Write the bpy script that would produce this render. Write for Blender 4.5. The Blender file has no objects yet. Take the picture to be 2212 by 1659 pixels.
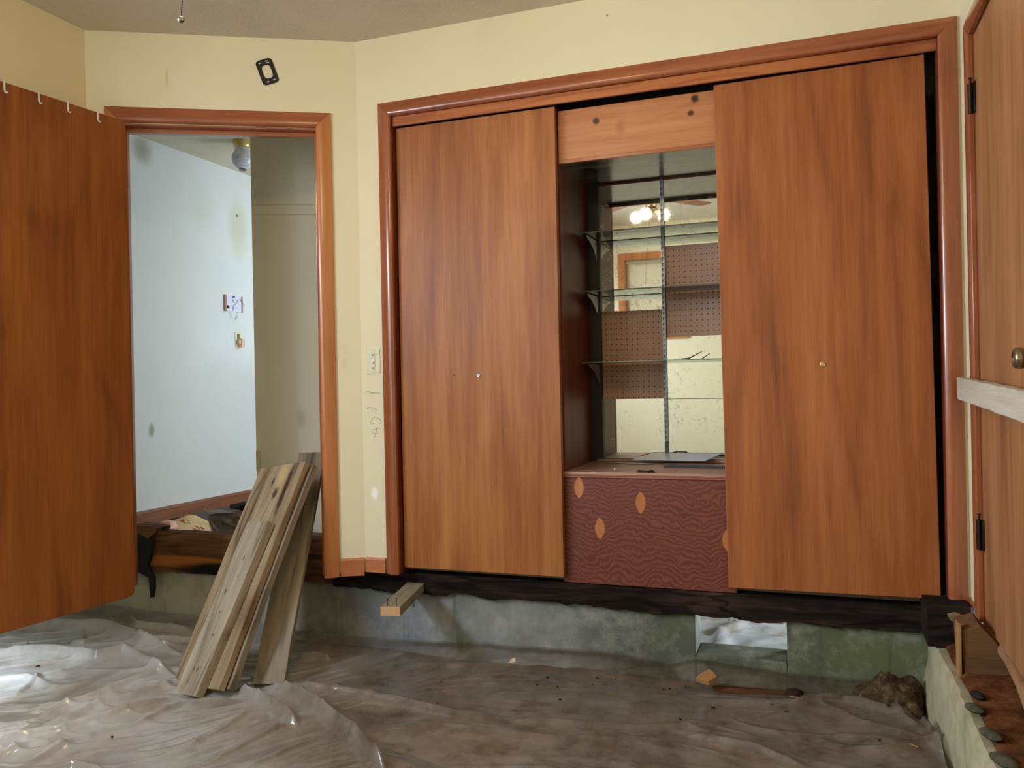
import bpy, math, random
from mathutils import Vector, Matrix, noise
random.seed(7)
C = bpy.context.scene
COL = C.collection

# ------------------------------------------------------------------ camera
F_PX, W_PX, H_PX = 1789.0, 2212.0, 1659.0
YAW, ROLL = math.radians(20.0), 0.02
CAM = Vector((0.0, 0.0, 0.82))
FWD = Vector((-math.sin(YAW), math.cos(YAW), 0))
_R = Vector((math.cos(YAW), math.sin(YAW), 0)); _U = Vector((0, 0, 1))
CR = _R*math.cos(ROLL) - _U*math.sin(ROLL)
CU = _U*math.cos(ROLL) + _R*math.sin(ROLL)
cd = bpy.data.cameras.new('camera'); cam = bpy.data.objects.new('camera', cd); COL.objects.link(cam)
cd.sensor_width = 36.0; cd.lens = 36.0*F_PX/W_PX; cd.clip_start = 0.02; cd.clip_end = 100
m = Matrix.Identity(4)
for i in range(3):
    m[i][0] = CR[i]; m[i][1] = CU[i]; m[i][2] = -FWD[i]; m[i][3] = CAM[i]
cam.matrix_world = m
C.camera = cam

# ------------------------------------------------------------------ world, lights, exposure
C.view_settings.view_transform = 'Standard'; C.view_settings.look = 'None'
C.cycles.max_bounces = 8; C.cycles.caustics_refractive = False; C.cycles.caustics_reflective = False
C.view_settings.exposure = 0.0; C.view_settings.gamma = 1.0; C.view_settings.use_curve_mapping = False
w = bpy.data.worlds.new('sky'); C.world = w; w.use_nodes = True
bg = w.node_tree.nodes['Background']; bg.inputs[0].default_value = (0.72, 0.86, 1.0, 1); bg.inputs[1].default_value = 1.0

def area(name, loc, direction, sx, sy, power, col):
    l = bpy.data.lights.new(name, 'AREA'); l.shape = 'RECTANGLE'; l.size = sx; l.size_y = sy
    l.energy = power; l.color = col
    o = bpy.data.objects.new(name, l); COL.objects.link(o); o.location = loc
    o.rotation_euler = Vector(direction).to_track_quat('-Z', 'Y').to_euler()
    return o
DAY = (0.72, 0.85, 1.0)
area('daylight_left_window', (-3.16, 1.0, 1.42), (1, 0.25, -0.75), 1.3, 1.1, 195, DAY)
area('daylight_front_window', (-1.50, -0.72, 1.70), (0, 1, -0.25), 0.5, 0.7, 8, DAY)
area('daylight_added_window', (-2.47, -0.72, 1.25), (0, 1, -0.15), 0.7, 1.4, 28, DAY)  # lamp of an unseen window added for daylight from the front left
area('daylight_hall_window', (-1.72, 5.35, 1.25), (-1, 0, -0.12), 1.1, 1.3, 36, (0.77, 0.87, 1.0))
area('added_crawl_lamp', (1.05, 4.7, -0.02), (-1, -0.25, -0.40), 1.0, 0.30, 90, DAY)  # unseen lamp added to brighten the crawl space behind the opening
BULB = 132.0
BULB_COL = (1.0, 0.75, 0.43)

# ------------------------------------------------------------------ helpers
def ray(px, py): return FWD + CR*((px-W_PX/2)/F_PX) + CU*((H_PX/2-py)/F_PX)
def onp(px, py, p, n):
    d = ray(px, py); n = Vector(n); return CAM + d*((Vector(p)-CAM).dot(n)/d.dot(n))
def onY(px, py, y): return onp(px, py, (0, y, 0), (0, 1, 0))
def onX(px, py, x): return onp(px, py, (x, 0, 0), (1, 0, 0))
def onZ(px, py, z): return onp(px, py, (0, 0, z), (0, 0, 1))

class MB:
    def __init__(s): s.v = []; s.f = []
    def add(s, vs, fs, M=None):
        b = len(s.v)
        s.v += [tuple(M @ Vector(p)) if M else tuple(p) for p in vs]
        s.f += [tuple(b+i for i in f) for f in fs]; return s
    def box(s, a, b, M=None):
        x0, y0, z0 = [min(a[i], b[i]) for i in range(3)]; x1, y1, z1 = [max(a[i], b[i]) for i in range(3)]
        return s.add([(x0,y0,z0),(x1,y0,z0),(x1,y1,z0),(x0,y1,z0),(x0,y0,z1),(x1,y0,z1),(x1,y1,z1),(x0,y1,z1)],
                     [(0,3,2,1),(4,5,6,7),(0,1,5,4),(1,2,6,5),(2,3,7,6),(3,0,4,7)], M)
    def loft(s, rings, closed=True, caps=True, M=None):
        n = len(rings[0]); vs = [p for r in rings for p in r]; fs = []
        for i in range(len(rings)-1):
            for j in range(n if closed else n-1):
                k = (j+1) % n
                fs.append((i*n+j, i*n+k, (i+1)*n+k, (i+1)*n+j))
        if caps: fs.append(tuple(range(n))[::-1]); fs.append(tuple((len(rings)-1)*n+j for j in range(n)))
        return s.add(vs, fs, M)
    def prism(s, poly, vec, M=None):
        vec = Vector(vec); return s.loft([[tuple(p) for p in poly], [tuple(Vector(p)+vec) for p in poly]], M=M)
    def tube(s, pts, r, n=8, M=None):
        pts = [Vector(p) for p in pts]; rings = []; ref = None
        for i, p in enumerate(pts):
            t = (pts[min(i+1, len(pts)-1)] - pts[max(i-1, 0)])
            t = t.normalized() if t.length > 1e-9 else Vector((0, 0, 1))
            if ref is None: ref = Vector((0, 0, 1)) if abs(t.z) < .9 else Vector((1, 0, 0))
            a = t.cross(ref).normalized(); b = t.cross(a).normalized(); ref = -b if False else ref
            rr = r[i] if isinstance(r, (list, tuple)) else r
            rings.append([tuple(p + a*(rr*math.cos(2*math.pi*k/n)) + b*(rr*math.sin(2*math.pi*k/n))) for k in range(n)])
        return s.loft(rings, M=M)
    def lathe(s, prof, n=24, M=None):      # profile of (radius, z)
        return s.loft([[(r*math.cos(2*math.pi*k/n), r*math.sin(2*math.pi*k/n), z) for k in range(n)] for r, z in prof], M=M)
    def build(s, name, mat, parent=None, bevel=0, smooth=False, seg=2):
        me = bpy.data.meshes.new(name); me.from_pydata(s.v, [], s.f); me.update()
        import bmesh
        bm = bmesh.new(); bm.from_mesh(me); bmesh.ops.recalc_face_normals(bm, faces=bm.faces); bm.to_mesh(me); bm.free()
        o = bpy.data.objects.new(name, me); COL.objects.link(o)
        if mat: me.materials.append(mat)
        if parent: o.parent = parent
        if smooth:
            for p in me.polygons: p.use_smooth = True
            try: me.set_sharp_from_angle(angle=math.radians(40))
            except Exception: pass
        if bevel:
            b = o.modifiers.new('bevel', 'BEVEL'); b.width = bevel; b.segments = seg; b.limit_method = 'ANGLE'
        return o

def tag(o, label, cat=None, group=None, kind=None):
    if label: o['label'] = label
    if cat: o['category'] = cat
    if group: o['group'] = group
    if kind: o['kind'] = kind
    return o
def thing(name, label, cat, loc=(0,0,0), rot=None, group=None, kind=None):
    o = bpy.data.objects.new(name, None); COL.objects.link(o); o.location = loc; o.empty_display_size = .1
    if rot is not None: o.rotation_euler = rot
    return tag(o, label, cat, group, kind)
def struct(o, label=None): return tag(o, label, None, None, 'structure')
def copy_tree(o, parent=None):
    c = o.copy(); COL.objects.link(c)
    if parent: c.parent = parent
    for ch in list(o.children): copy_tree(ch, c)
    return c
def T(x, y, z): return Matrix.Translation((x, y, z))
def RX(a): return Matrix.Rotation(a, 4, 'X')
def RY(a): return Matrix.Rotation(a, 4, 'Y')
def RZ(a): return Matrix.Rotation(a, 4, 'Z')

# ------------------------------------------------------------------ materials
def srgb(r, g, b):
    f = lambda c: (c/255/12.92) if c/255 <= .04045 else ((c/255+.055)/1.055)**2.4
    return (f(r), f(g), f(b), 1)
class NT:
    def __init__(s, name):
        s.m = bpy.data.materials.new(name); s.m.use_nodes = True; s.t = s.m.node_tree
        s.b = s.t.nodes['Principled BSDF']; s.out = s.t.nodes['Material Output']
    def n(s, t, **k):
        nd = s.t.nodes.new(t)
        for a, v in k.items():
            if a.startswith('i_'):
                key = a[2:]; key = int(key) if key.isdigit() else key.replace('_', ' ')
                nd.inputs[key].default_value = v
            else: setattr(nd, a, v)
        return nd
    def l(s, a, b): s.t.links.new(a, b)
    def co(s, scale=(1,1,1), rot=(0,0,0), loc=(0,0,0)):
        tc = s.n('ShaderNodeTexCoord'); mp = s.n('ShaderNodeMapping')
        mp.inputs['Scale'].default_value = scale; mp.inputs['Rotation'].default_value = rot; mp.inputs['Location'].default_value = loc
        s.l(tc.outputs['Object'], mp.inputs['Vector']); return mp.outputs[0]
    def noise(s, vec, scale, detail=4, rough=.55, dist=0):
        nd = s.n('ShaderNodeTexNoise', i_Scale=scale, i_Detail=detail, i_Roughness=rough, i_Distortion=dist)
        s.l(vec, nd.inputs['Vector']); return nd.outputs['Fac']
    def ramp(s, fac, stops):
        r = s.n('ShaderNodeValToRGB'); e = r.color_ramp.elements
        while len(e) < len(stops): e.new(.5)
        for i, (p, c) in enumerate(stops):
            e[i].position = p; e[i].color = c if len(c) == 4 else (*c, 1)
        s.l(fac, r.inputs['Fac']); return r.outputs['Color']
    def mix(s, fac, a, b, mode='MIX'):
        x = s.n('ShaderNodeMix', data_type='RGBA', blend_type=mode)
        for sock, v in ((x.inputs[0], fac), (x.inputs[6], a), (x.inputs[7], b)):
            if hasattr(v, 'is_linked'): s.l(v, sock)
            else: sock.default_value = v
        return x.outputs[2]
    def math(s, op, a, b=0.0, clamp=False):
        x = s.n('ShaderNodeMath', operation=op, use_clamp=clamp)
        for sock, v in ((x.inputs[0], a), (x.inputs[1], b)):
            if hasattr(v, 'is_linked'): s.l(v, sock)
            else: sock.default_value = v
        return x.outputs[0]
    def bump(s, h, strength=.2, dist=.01):
        b = s.n('ShaderNodeBump', i_Strength=strength, i_Distance=dist); s.l(h, b.inputs['Height']); s.l(b.outputs[0], s.b.inputs['Normal'])
    def blob(s, p, r, soft=.5, stretch=(1,1,1), wobble=.25):     # 0..1 spot in object space
        tc = s.n('ShaderNodeTexCoord'); v = s.n('ShaderNodeVectorMath', operation='SUBTRACT'); v.inputs[1].default_value = p
        s.l(tc.outputs['Object'], v.inputs[0])
        q = s.n('ShaderNodeVectorMath', operation='MULTIPLY'); q.inputs[1].default_value = stretch; s.l(v.outputs[0], q.inputs[0])
        ln = s.n('ShaderNodeVectorMath', operation='LENGTH'); s.l(q.outputs[0], ln.inputs[0])
        nz = s.noise(tc.outputs['Object'], 9/r*.12, 3)
        d = s.math('ADD', s.math('DIVIDE', ln.outputs['Value'], r), s.math('MULTIPLY', s.math('SUBTRACT', nz, .5), wobble*2))
        mr = s.n('ShaderNodeMapRange', i_1=1.0, i_2=1.0-soft, i_3=0.0, i_4=1.0); mr.interpolation_type = 'SMOOTHSTEP'
        s.l(d, mr.inputs[0]); return mr.outputs[0]

def plain(name, col, rough=.5, metal=0, spec=.5, emit=None, var=.0):
    k = NT(name)
    k.b.inputs['Base Color'].default_value = col; k.b.inputs['Roughness'].default_value = rough
    k.b.inputs['Metallic'].default_value = metal; k.b.inputs['Specular IOR Level'].default_value = spec
    n = k.noise(k.co(), 40, 4)
    dk = tuple(c*(1-max(var, .08)) for c in col[:3])+(1,)
    k.l(k.ramp(n, [(.3, dk), (.7, col)]), k.b.inputs['Base Color'])
    if emit: k.b.inputs['Emission Color'].default_value = emit[0]; k.b.inputs['Emission Strength'].default_value = emit[1]
    return k.m

def wood(name, dark, mid, light, axis='Z', fibre=1.0, rough=.35, fig=.5, coat=.0, ringk=60.0, offs=(0,0,0), bump=.05, figscale=1.0, spec=.5, blobs=()):
    """veneer or board: long soft streaks, fine fibre and a faint cathedral figure along one axis"""
    k = NT(name)
    ax = 'XYZ'.index(axis)
    def sc(a, b): v = [a, a, a]; v[ax] = b; return tuple(v)
    big = k.noise(k.co(sc(5*figscale, .55*figscale), loc=offs), 1.6, 3, .5, .6)
    mid_n = k.noise(k.co(sc(26, 1.1), loc=offs), 1.5, 4, .6, .4)
    fine = k.noise(k.co(sc(210*fibre, 7*fibre), loc=offs), 1.0, 3, .65)
    # cathedral figure: bands of a warped distance field
    cn = k.noise(k.co(sc(2.2*figscale, .42*figscale), loc=offs), 1.0, 2, .45, .35)
    ring = k.math('SINE', k.math('MULTIPLY', cn, ringk))
    ring = k.math('POWER', k.math('MULTIPLY', k.math('ADD', ring, 1.0), .5), 7.0)
    f = k.math('ADD', k.math('MULTIPLY', big, .50), k.math('MULTIPLY', mid_n, .34))
    f = k.math('ADD', f, k.math('MULTIPLY', fine, .24))
    f = k.math('SUBTRACT', f, k.math('MULTIPLY', ring, .13*fig))
    c = k.ramp(f, [(.30, dark), (.49, mid), (.70, light)])
    for (p, r, soft, stretch, col) in blobs:
        c = k.mix(k.blob(p, r, soft, stretch), c, col)
    k.l(c, k.b.inputs['Base Color'])
    k.b.inputs['Roughness'].default_value = rough; k.b.inputs['Specular IOR Level'].default_value = spec
    k.b.inputs['Coat Weight'].default_value = coat; k.b.inputs['Coat Roughness'].default_value = .18
    k.bump(fine, bump, .004)
    return k.m

def wallmat(name, col, stains_and_tints=(), rough=.75):
    k = NT(name); v = k.co()
    c = k.ramp(k.noise(v, 1.3, 5, .6), [(.3, tuple(x*.93 for x in col[:3])+(1,)), (.7, col)])
    sc = k.noise(k.co((1, 1, 1.0)), 14, 5, .7)
    c = k.mix(k.ramp(sc, [(.70, (0,0,0)), (.80, (.22,.22,.22))]), c, srgb(150, 135, 100))
    for (p, r, soft, stretch, scol, amt) in stains_and_tints:
        c = k.mix(k.math('MULTIPLY', k.blob(p, r, soft, stretch), amt), c, scol)
    k.l(c, k.b.inputs['Base Color']); k.b.inputs['Roughness'].default_value = rough; k.b.inputs['Specular IOR Level'].default_value = .3
    k.bump(k.noise(v, 160, 3), .12, .003)
    return k.m

CREAM = srgb(236, 225, 190)
DARKC = wallmat('grey_brown_block', srgb(92, 84, 74))
DOORW = wood('luan_door_orange', srgb(116, 64, 26), srgb(156, 92, 42), srgb(186, 122, 66), fig=.3, rough=.46, spec=.35, ringk=40)
DOORL = wood('luan_door_left', srgb(96, 50, 18), srgb(140, 78, 30), srgb(166, 100, 44), fig=.45, rough=.5, spec=.3, ringk=40, offs=(3.1, 7, 1.3))
DOORR = wood('luan_closet_right', srgb(110, 58, 26), srgb(154, 86, 42), srgb(178, 110, 60), fig=.6, figscale=.9, rough=.46, spec=.35, ringk=34, offs=(8.3, 2, 4.4))
DOORX = wood('luan_door_right_wall', srgb(122, 78, 46), srgb(156, 106, 66), srgb(178, 128, 86), fig=.5, rough=.42, offs=(1, 5, 2))
TRIM = wood('fir_casing_red', srgb(112, 56, 32), srgb(148, 82, 48), srgb(174, 104, 66), fig=.3, rough=.24, coat=.35, bump=.03)
TRIMX = wood('fir_head_casing', srgb(118, 60, 34), srgb(154, 86, 52), srgb(178, 110, 70), axis='X', fig=.3, rough=.26, coat=.3, bump=.03)
TRIMO = wood('fir_casing_orange', srgb(140, 76, 36), srgb(184, 112, 58), srgb(204, 136, 78), fig=.4, rough=.3, coat=.25, bump=.03)
FASC = wood('fascia_orange', srgb(140, 72, 34), srgb(180, 104, 56), srgb(198, 126, 76), axis='X', fig=.9, rough=.32)
BASEB = wood('baseboard_orange', srgb(136, 72, 36), srgb(176, 102, 58), srgb(196, 124, 78), axis='X', fig=.4, rough=.4)
BROWNB = wood('hall_baseboard_brown', srgb(70, 40, 22), srgb(118, 70, 40), srgb(140, 90, 56), axis='Y', fig=.4, rough=.5)
HEADERB = wood('knotty_pine_header', srgb(146, 84, 48), srgb(184, 116, 70), srgb(204, 138, 92), axis='X', fig=.5, rough=.36,
    blobs=[((-.843, 3.42, 1.925), .020, .6, (1,1,1), srgb(58, 34, 24)), ((-.430, 3.42, 1.963), .022, .6, (1,1,1), srgb(52, 32, 24)), ((-.448, 3.42, 1.906), .017, .6, (1,1,1), srgb(62, 36, 26)),
           ((-.74, 3.42, 1.885), .05, .9, (1.6,1,1), srgb(172, 106, 62))])
CABSIDE = wood('cabinet_side_dark_red', srgb(66, 26, 18), srgb(104, 46, 32), srgb(128, 66, 48), fig=.4, rough=.45, coat=.0, spec=.25)
CABTOP = wood('green_lit_roof_board', srgb(52, 50, 40), srgb(98, 98, 78), srgb(136, 138, 112), axis='X', fig=1.2, rough=.2, coat=.2,  # grey-green tone paints greenish light into the wood
    blobs=[((-.93, 3.62, 1.775), .035, .5, (1,1,1), srgb(40, 30, 24)), ((-.63, 3.80, 1.775), .03, .5, (1,1,1), srgb(44, 40, 34))])
COUNTER = wood('cabinet_counter', srgb(134, 94, 78), srgb(164, 124, 104), srgb(186, 148, 128), axis='X', fig=.3, rough=.5)
OLDW = wood('weathered_plank', srgb(98, 84, 68), srgb(156, 142, 120), srgb(188, 176, 154), fibre=.8, fig=.8, rough=.8, bump=.25, spec=.2, figscale=1.6,
    blobs=[((x, 0, z), r, .5, (1.5, .3, .5), srgb(88, 70, 54)) for x, z, r in ((.015, .10, .008), (-.012, .10, .007), (.02, .24, .007), (-.02, .42, .009), (.0, .33, .006), (.01, .57, .007), (-.015, .05, .006), (.022, .49, .005))])
OLDW2 = wood('weathered_plank_tan', srgb(88, 68, 50), srgb(146, 124, 94), srgb(186, 166, 134), fibre=.8, fig=1.0, rough=.8, bump=.25, spec=.2, offs=(4, 3, 2), figscale=1.6,
    blobs=[((.055, 0, .50), .045, .7, (1.2, .4, .55), srgb(74, 54, 38)), ((.03, 0, .86), .03, .6, (1.3, .4, .7), srgb(84, 62, 44)), ((.09, 0, .86), .05, .6, (2.2, .4, .28), srgb(70, 52, 36)),
           ((.03, 0, .95), .04, .7, (1, .4, .4), srgb(196, 166, 120)), ((-.02, 0, .92), .015, .6, (1.4, .4, .5), srgb(70, 56, 42)), ((.07, 0, .07), .03, .5, (1.4, .4, .4), srgb(110, 88, 62)), ((.06, 0, .30), .022, .5, (2, .4, .5), srgb(84, 66, 50))])
OLDW3 = wood('weathered_plank_grey', srgb(86, 74, 60), srgb(134, 120, 102), srgb(162, 148, 128), fibre=.8, fig=.9, rough=.82, bump=.25, spec=.2, offs=(9, 1, 6), figscale=1.6)
STUD = wood('grey_stud_lumber', srgb(104, 96, 78), srgb(146, 138, 114), srgb(172, 164, 138), axis='Y', fig=.4, rough=.8, bump=.2, spec=.2)
ENDGR = plain('fresh_end_grain', srgb(216, 172, 126), .8, spec=.2, var=.2)
ROT = wood('rotten_black_wood', srgb(10, 8, 7), srgb(32, 24, 19), srgb(66, 48, 36), axis='X', fibre=.5, fig=1.2, rough=.9, bump=.6, spec=.15, figscale=2.5)
JOIST = wood('stained_joist', srgb(34, 22, 14), srgb(98, 64, 38), srgb(140, 100, 64), axis='X', fibre=.6, fig=1.0, rough=.8, bump=.3, spec=.2, figscale=1.6,
    blobs=[((-3.05, 3.43, -.065), .20, .35, (.55, 1, 5.0), srgb(168, 104, 44)), ((-2.75, 3.43, -.10), .30, .5, (.6, 1, 5.5), srgb(26, 18, 14))])
WHITEW = wood('whitewashed_plank', srgb(150, 138, 122), srgb(186, 174, 156), srgb(206, 196, 180), axis='Y', fig=.5, rough=.85, bump=.3, spec=.2)
CHIP = plain('tan_wood_chip', srgb(168, 122, 74), .8, spec=.2, var=.25)
BLACKP = plain('black_plastic', srgb(20, 20, 22), .45)
TAR = plain('black_tar_paper', srgb(30, 29, 30), .7, spec=.3, var=.4)
IVORY = plain('ivory_plastic', srgb(222, 214, 178), .35)
WHITEP = plain('white_plastic', srgb(236, 238, 240), .3)
PLATEW = plain('white_back_plate', srgb(214, 220, 236), .4)
BRASS = plain('brass', srgb(196, 176, 110), .3, metal=.7)
BRONZE = plain('dark_bronze', srgb(48, 38, 26), .4, metal=.8)
STEEL = plain('nickel_steel', srgb(160, 156, 146), .3, metal=1)
RUST = plain('rusty_nail', srgb(70, 52, 42), .7, metal=.5)
STDM = plain('slotted_steel_strip', srgb(140, 144, 150), .35, metal=.6)
DARKM = plain('dark_hinge_metal', srgb(44, 34, 28), .4, metal=.7)
PENCIL = plain('pencil_graphite', srgb(150, 146, 142), .8)
HOLE = plain('dark_recess', srgb(20, 17, 15), .9)
PAPER = None

def pegboard():
    k = NT('brown_pegboard'); tc = k.n('ShaderNodeTexCoord')
    sep = k.n('ShaderNodeSeparateXYZ'); k.l(tc.outputs['Object'], sep.inputs[0])
    P = .0254
    def cell(o, off): return k.math('SUBTRACT', k.math('FRACT', k.math('ADD', k.math('DIVIDE', o, P), off)), .5)
    u = cell(sep.outputs['X'], 50.3); v = cell(sep.outputs['Z'], 50.2)
    d = k.math('SQRT', k.math('ADD', k.math('MULTIPLY', u, u), k.math('MULTIPLY', v, v)))
    hole = k.math('LESS_THAN', d, .11)
    c = k.ramp(k.noise(k.co(), 3, 3), [(.3, srgb(170, 132, 108)), (.7, srgb(186, 148, 122))])
    k.l(k.mix(hole, c, srgb(24, 18, 14)), k.b.inputs['Base Color']); k.b.inputs['Roughness'].default_value = .55
    k.bump(k.math('SUBTRACT', 1.0, hole), .4, .002)
    return k.m
PEG = pegboard()

def mirror():
    k = NT('old_foxed_mirror')
    sp = k.noise(k.co(), 42, 5, .75, .8)
    msk = k.ramp(sp, [(.53, (0,0,0)), (.64, (.8,.8,.8))])
    big = k.ramp(k.noise(k.co(loc=(3, 1, 2)), 5, 3), [(.42, (0,0,0)), (.62, (1,1,1))])
    f = k.mix(1.0, msk, big, 'MULTIPLY')
    k.b.inputs['Metallic'].default_value = 1; k.b.inputs['Base Color'].default_value = (.84, .88, .86, 1)
    k.b.inputs['Roughness'].default_value = .02
    d = k.n('ShaderNodeBsdfDiffuse'); d.inputs[0].default_value = srgb(214, 210, 192)
    mx = k.n('ShaderNodeMixShader'); k.l(f, mx.inputs[0]); k.l(k.b.outputs[0], mx.inputs[1]); k.l(d.outputs[0], mx.inputs[2])
    k.l(mx.outputs[0], k.out.inputs[0]); return k.m
MIRROR = mirror()

def glass(name, tint, gloss=.10, rough=.02, haze=.0):
    k = NT(name)
    tr = k.n('ShaderNodeBsdfTransparent'); tr.inputs[0].default_value = tint
    gl = k.n('ShaderNodeBsdfGlossy'); gl.inputs['Roughness'].default_value = rough
    lw = k.n('ShaderNodeLayerWeight', i_Blend=.25)
    mx = k.n('ShaderNodeMixShader'); k.l(k.math('ADD', k.math('MULTIPLY', lw.outputs['Fresnel'], .9), gloss*.3, True), mx.inputs[0])
    k.l(tr.outputs[0], mx.inputs[1]); k.l(gl.outputs[0], mx.inputs[2])
    o = mx.outputs[0]
    if haze:
        df = k.n('ShaderNodeBsdfDiffuse'); df.inputs[0].default_value = srgb(200, 206, 196)
        m2 = k.n('ShaderNodeMixShader')
        k.l(k.math('MULTIPLY', k.noise(k.co(), 12, 4), haze*2), m2.inputs[0]); k.l(o, m2.inputs[1]); k.l(df.outputs[0], m2.inputs[2]); o = m2.outputs[0]
    k.l(o, k.out.inputs[0]); return k.m
SHELFG = glass('green_edge_shelf_glass', (.80, .93, .87, 1), .3, .03, .10)
PANE = glass('window_glass', (.97, .98, .98, 1), .1)
GLOBEG = None

def concrete():
    k = NT('stained_shaded_concrete'); v = k.co()
    tc = k.n('ShaderNodeTexCoord'); sep = k.n('ShaderNodeSeparateXYZ'); k.l(tc.outputs['Object'], sep.inputs[0])
    x = k.n('ShaderNodeMapRange', i_1=-3.4, i_2=.6, i_3=0., i_4=1.); k.l(k.math('ADD', sep.outputs['X'], k.math('MULTIPLY', k.math('SUBTRACT', k.noise(v, 2.2, 4), .5), .9)), x.inputs[0])
    base = k.ramp(x.outputs[0], [(.0, srgb(192, 188, 164)), (.16, srgb(186, 182, 160)), (.27, srgb(128, 126, 118)), (.36, srgb(124, 130, 140)), (.52, srgb(146, 148, 146)), (.66, srgb(96, 98, 92)), (.80, srgb(88, 94, 68)), (1., srgb(104, 108, 80))])  # tone along the wall: moss and staining, plus painted-in board shade and daylight
    b = k.mix(k.ramp(k.noise(v, 6, 6, .7), [(.46, (0,0,0)), (.74, (.5,.5,.5))]), base, srgb(204, 202, 190))
    # moss creeping and dark drip streaks
    b = k.mix(k.ramp(k.noise(k.co(loc=(5, 2, 1)), 3.0, 5, .65), [(.48, (0,0,0)), (.66, (.7,.7,.7))]), b, srgb(104, 108, 66))
    drip = k.noise(k.co((11, 11, .5), loc=(2, 0, 0)), 1.7, 6, .7)
    dm = k.mix(1.0, k.ramp(drip, [(.54, (0,0,0)), (.70, (.8,.8,.8))]), k.ramp(k.noise(k.co(loc=(7, 3, 0)), 1.7, 2), [(.45, (0,0,0)), (.6, (1,1,1))]), 'MULTIPLY'); b = k.mix(dm, b, srgb(66, 64, 60))
    k.l(b, k.b.inputs['Base Color']); k.b.inputs['Roughness'].default_value = .85; k.b.inputs['Specular IOR Level'].default_value = .25
    k.bump(k.noise(v, 60, 6, .7), .35, .006); return k.m
CONC = concrete()

def soil(name, a, b, c, scale=9):
    k = NT(name); v = k.co()
    n = k.noise(v, scale, 7, .68); k.l(k.ramp(n, [(.32, a), (.52, b), (.72, c)]), k.b.inputs['Base Color'])
    k.b.inputs['Roughness'].default_value = .95; k.b.inputs['Specular IOR Level'].default_value = .1
    k.bump(k.noise(v, scale*5, 6, .7), .7, .012); return k.m
DIRT = soil('crawlspace_dirt', srgb(62, 48, 36), srgb(104, 84, 62), srgb(146, 122, 94), 8)
RUBBLE = soil('dark_rubble', srgb(40, 30, 20), srgb(86, 68, 46), srgb(140, 122, 92), 26)
SILLTOP = soil('rusty_brown_ledge', srgb(66, 38, 20), srgb(110, 68, 38), srgb(140, 94, 58), 14)
PEBBLE = soil('grey_green_pebble', srgb(66, 66, 52), srgb(92, 92, 74), srgb(112, 110, 90), 30)

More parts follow.
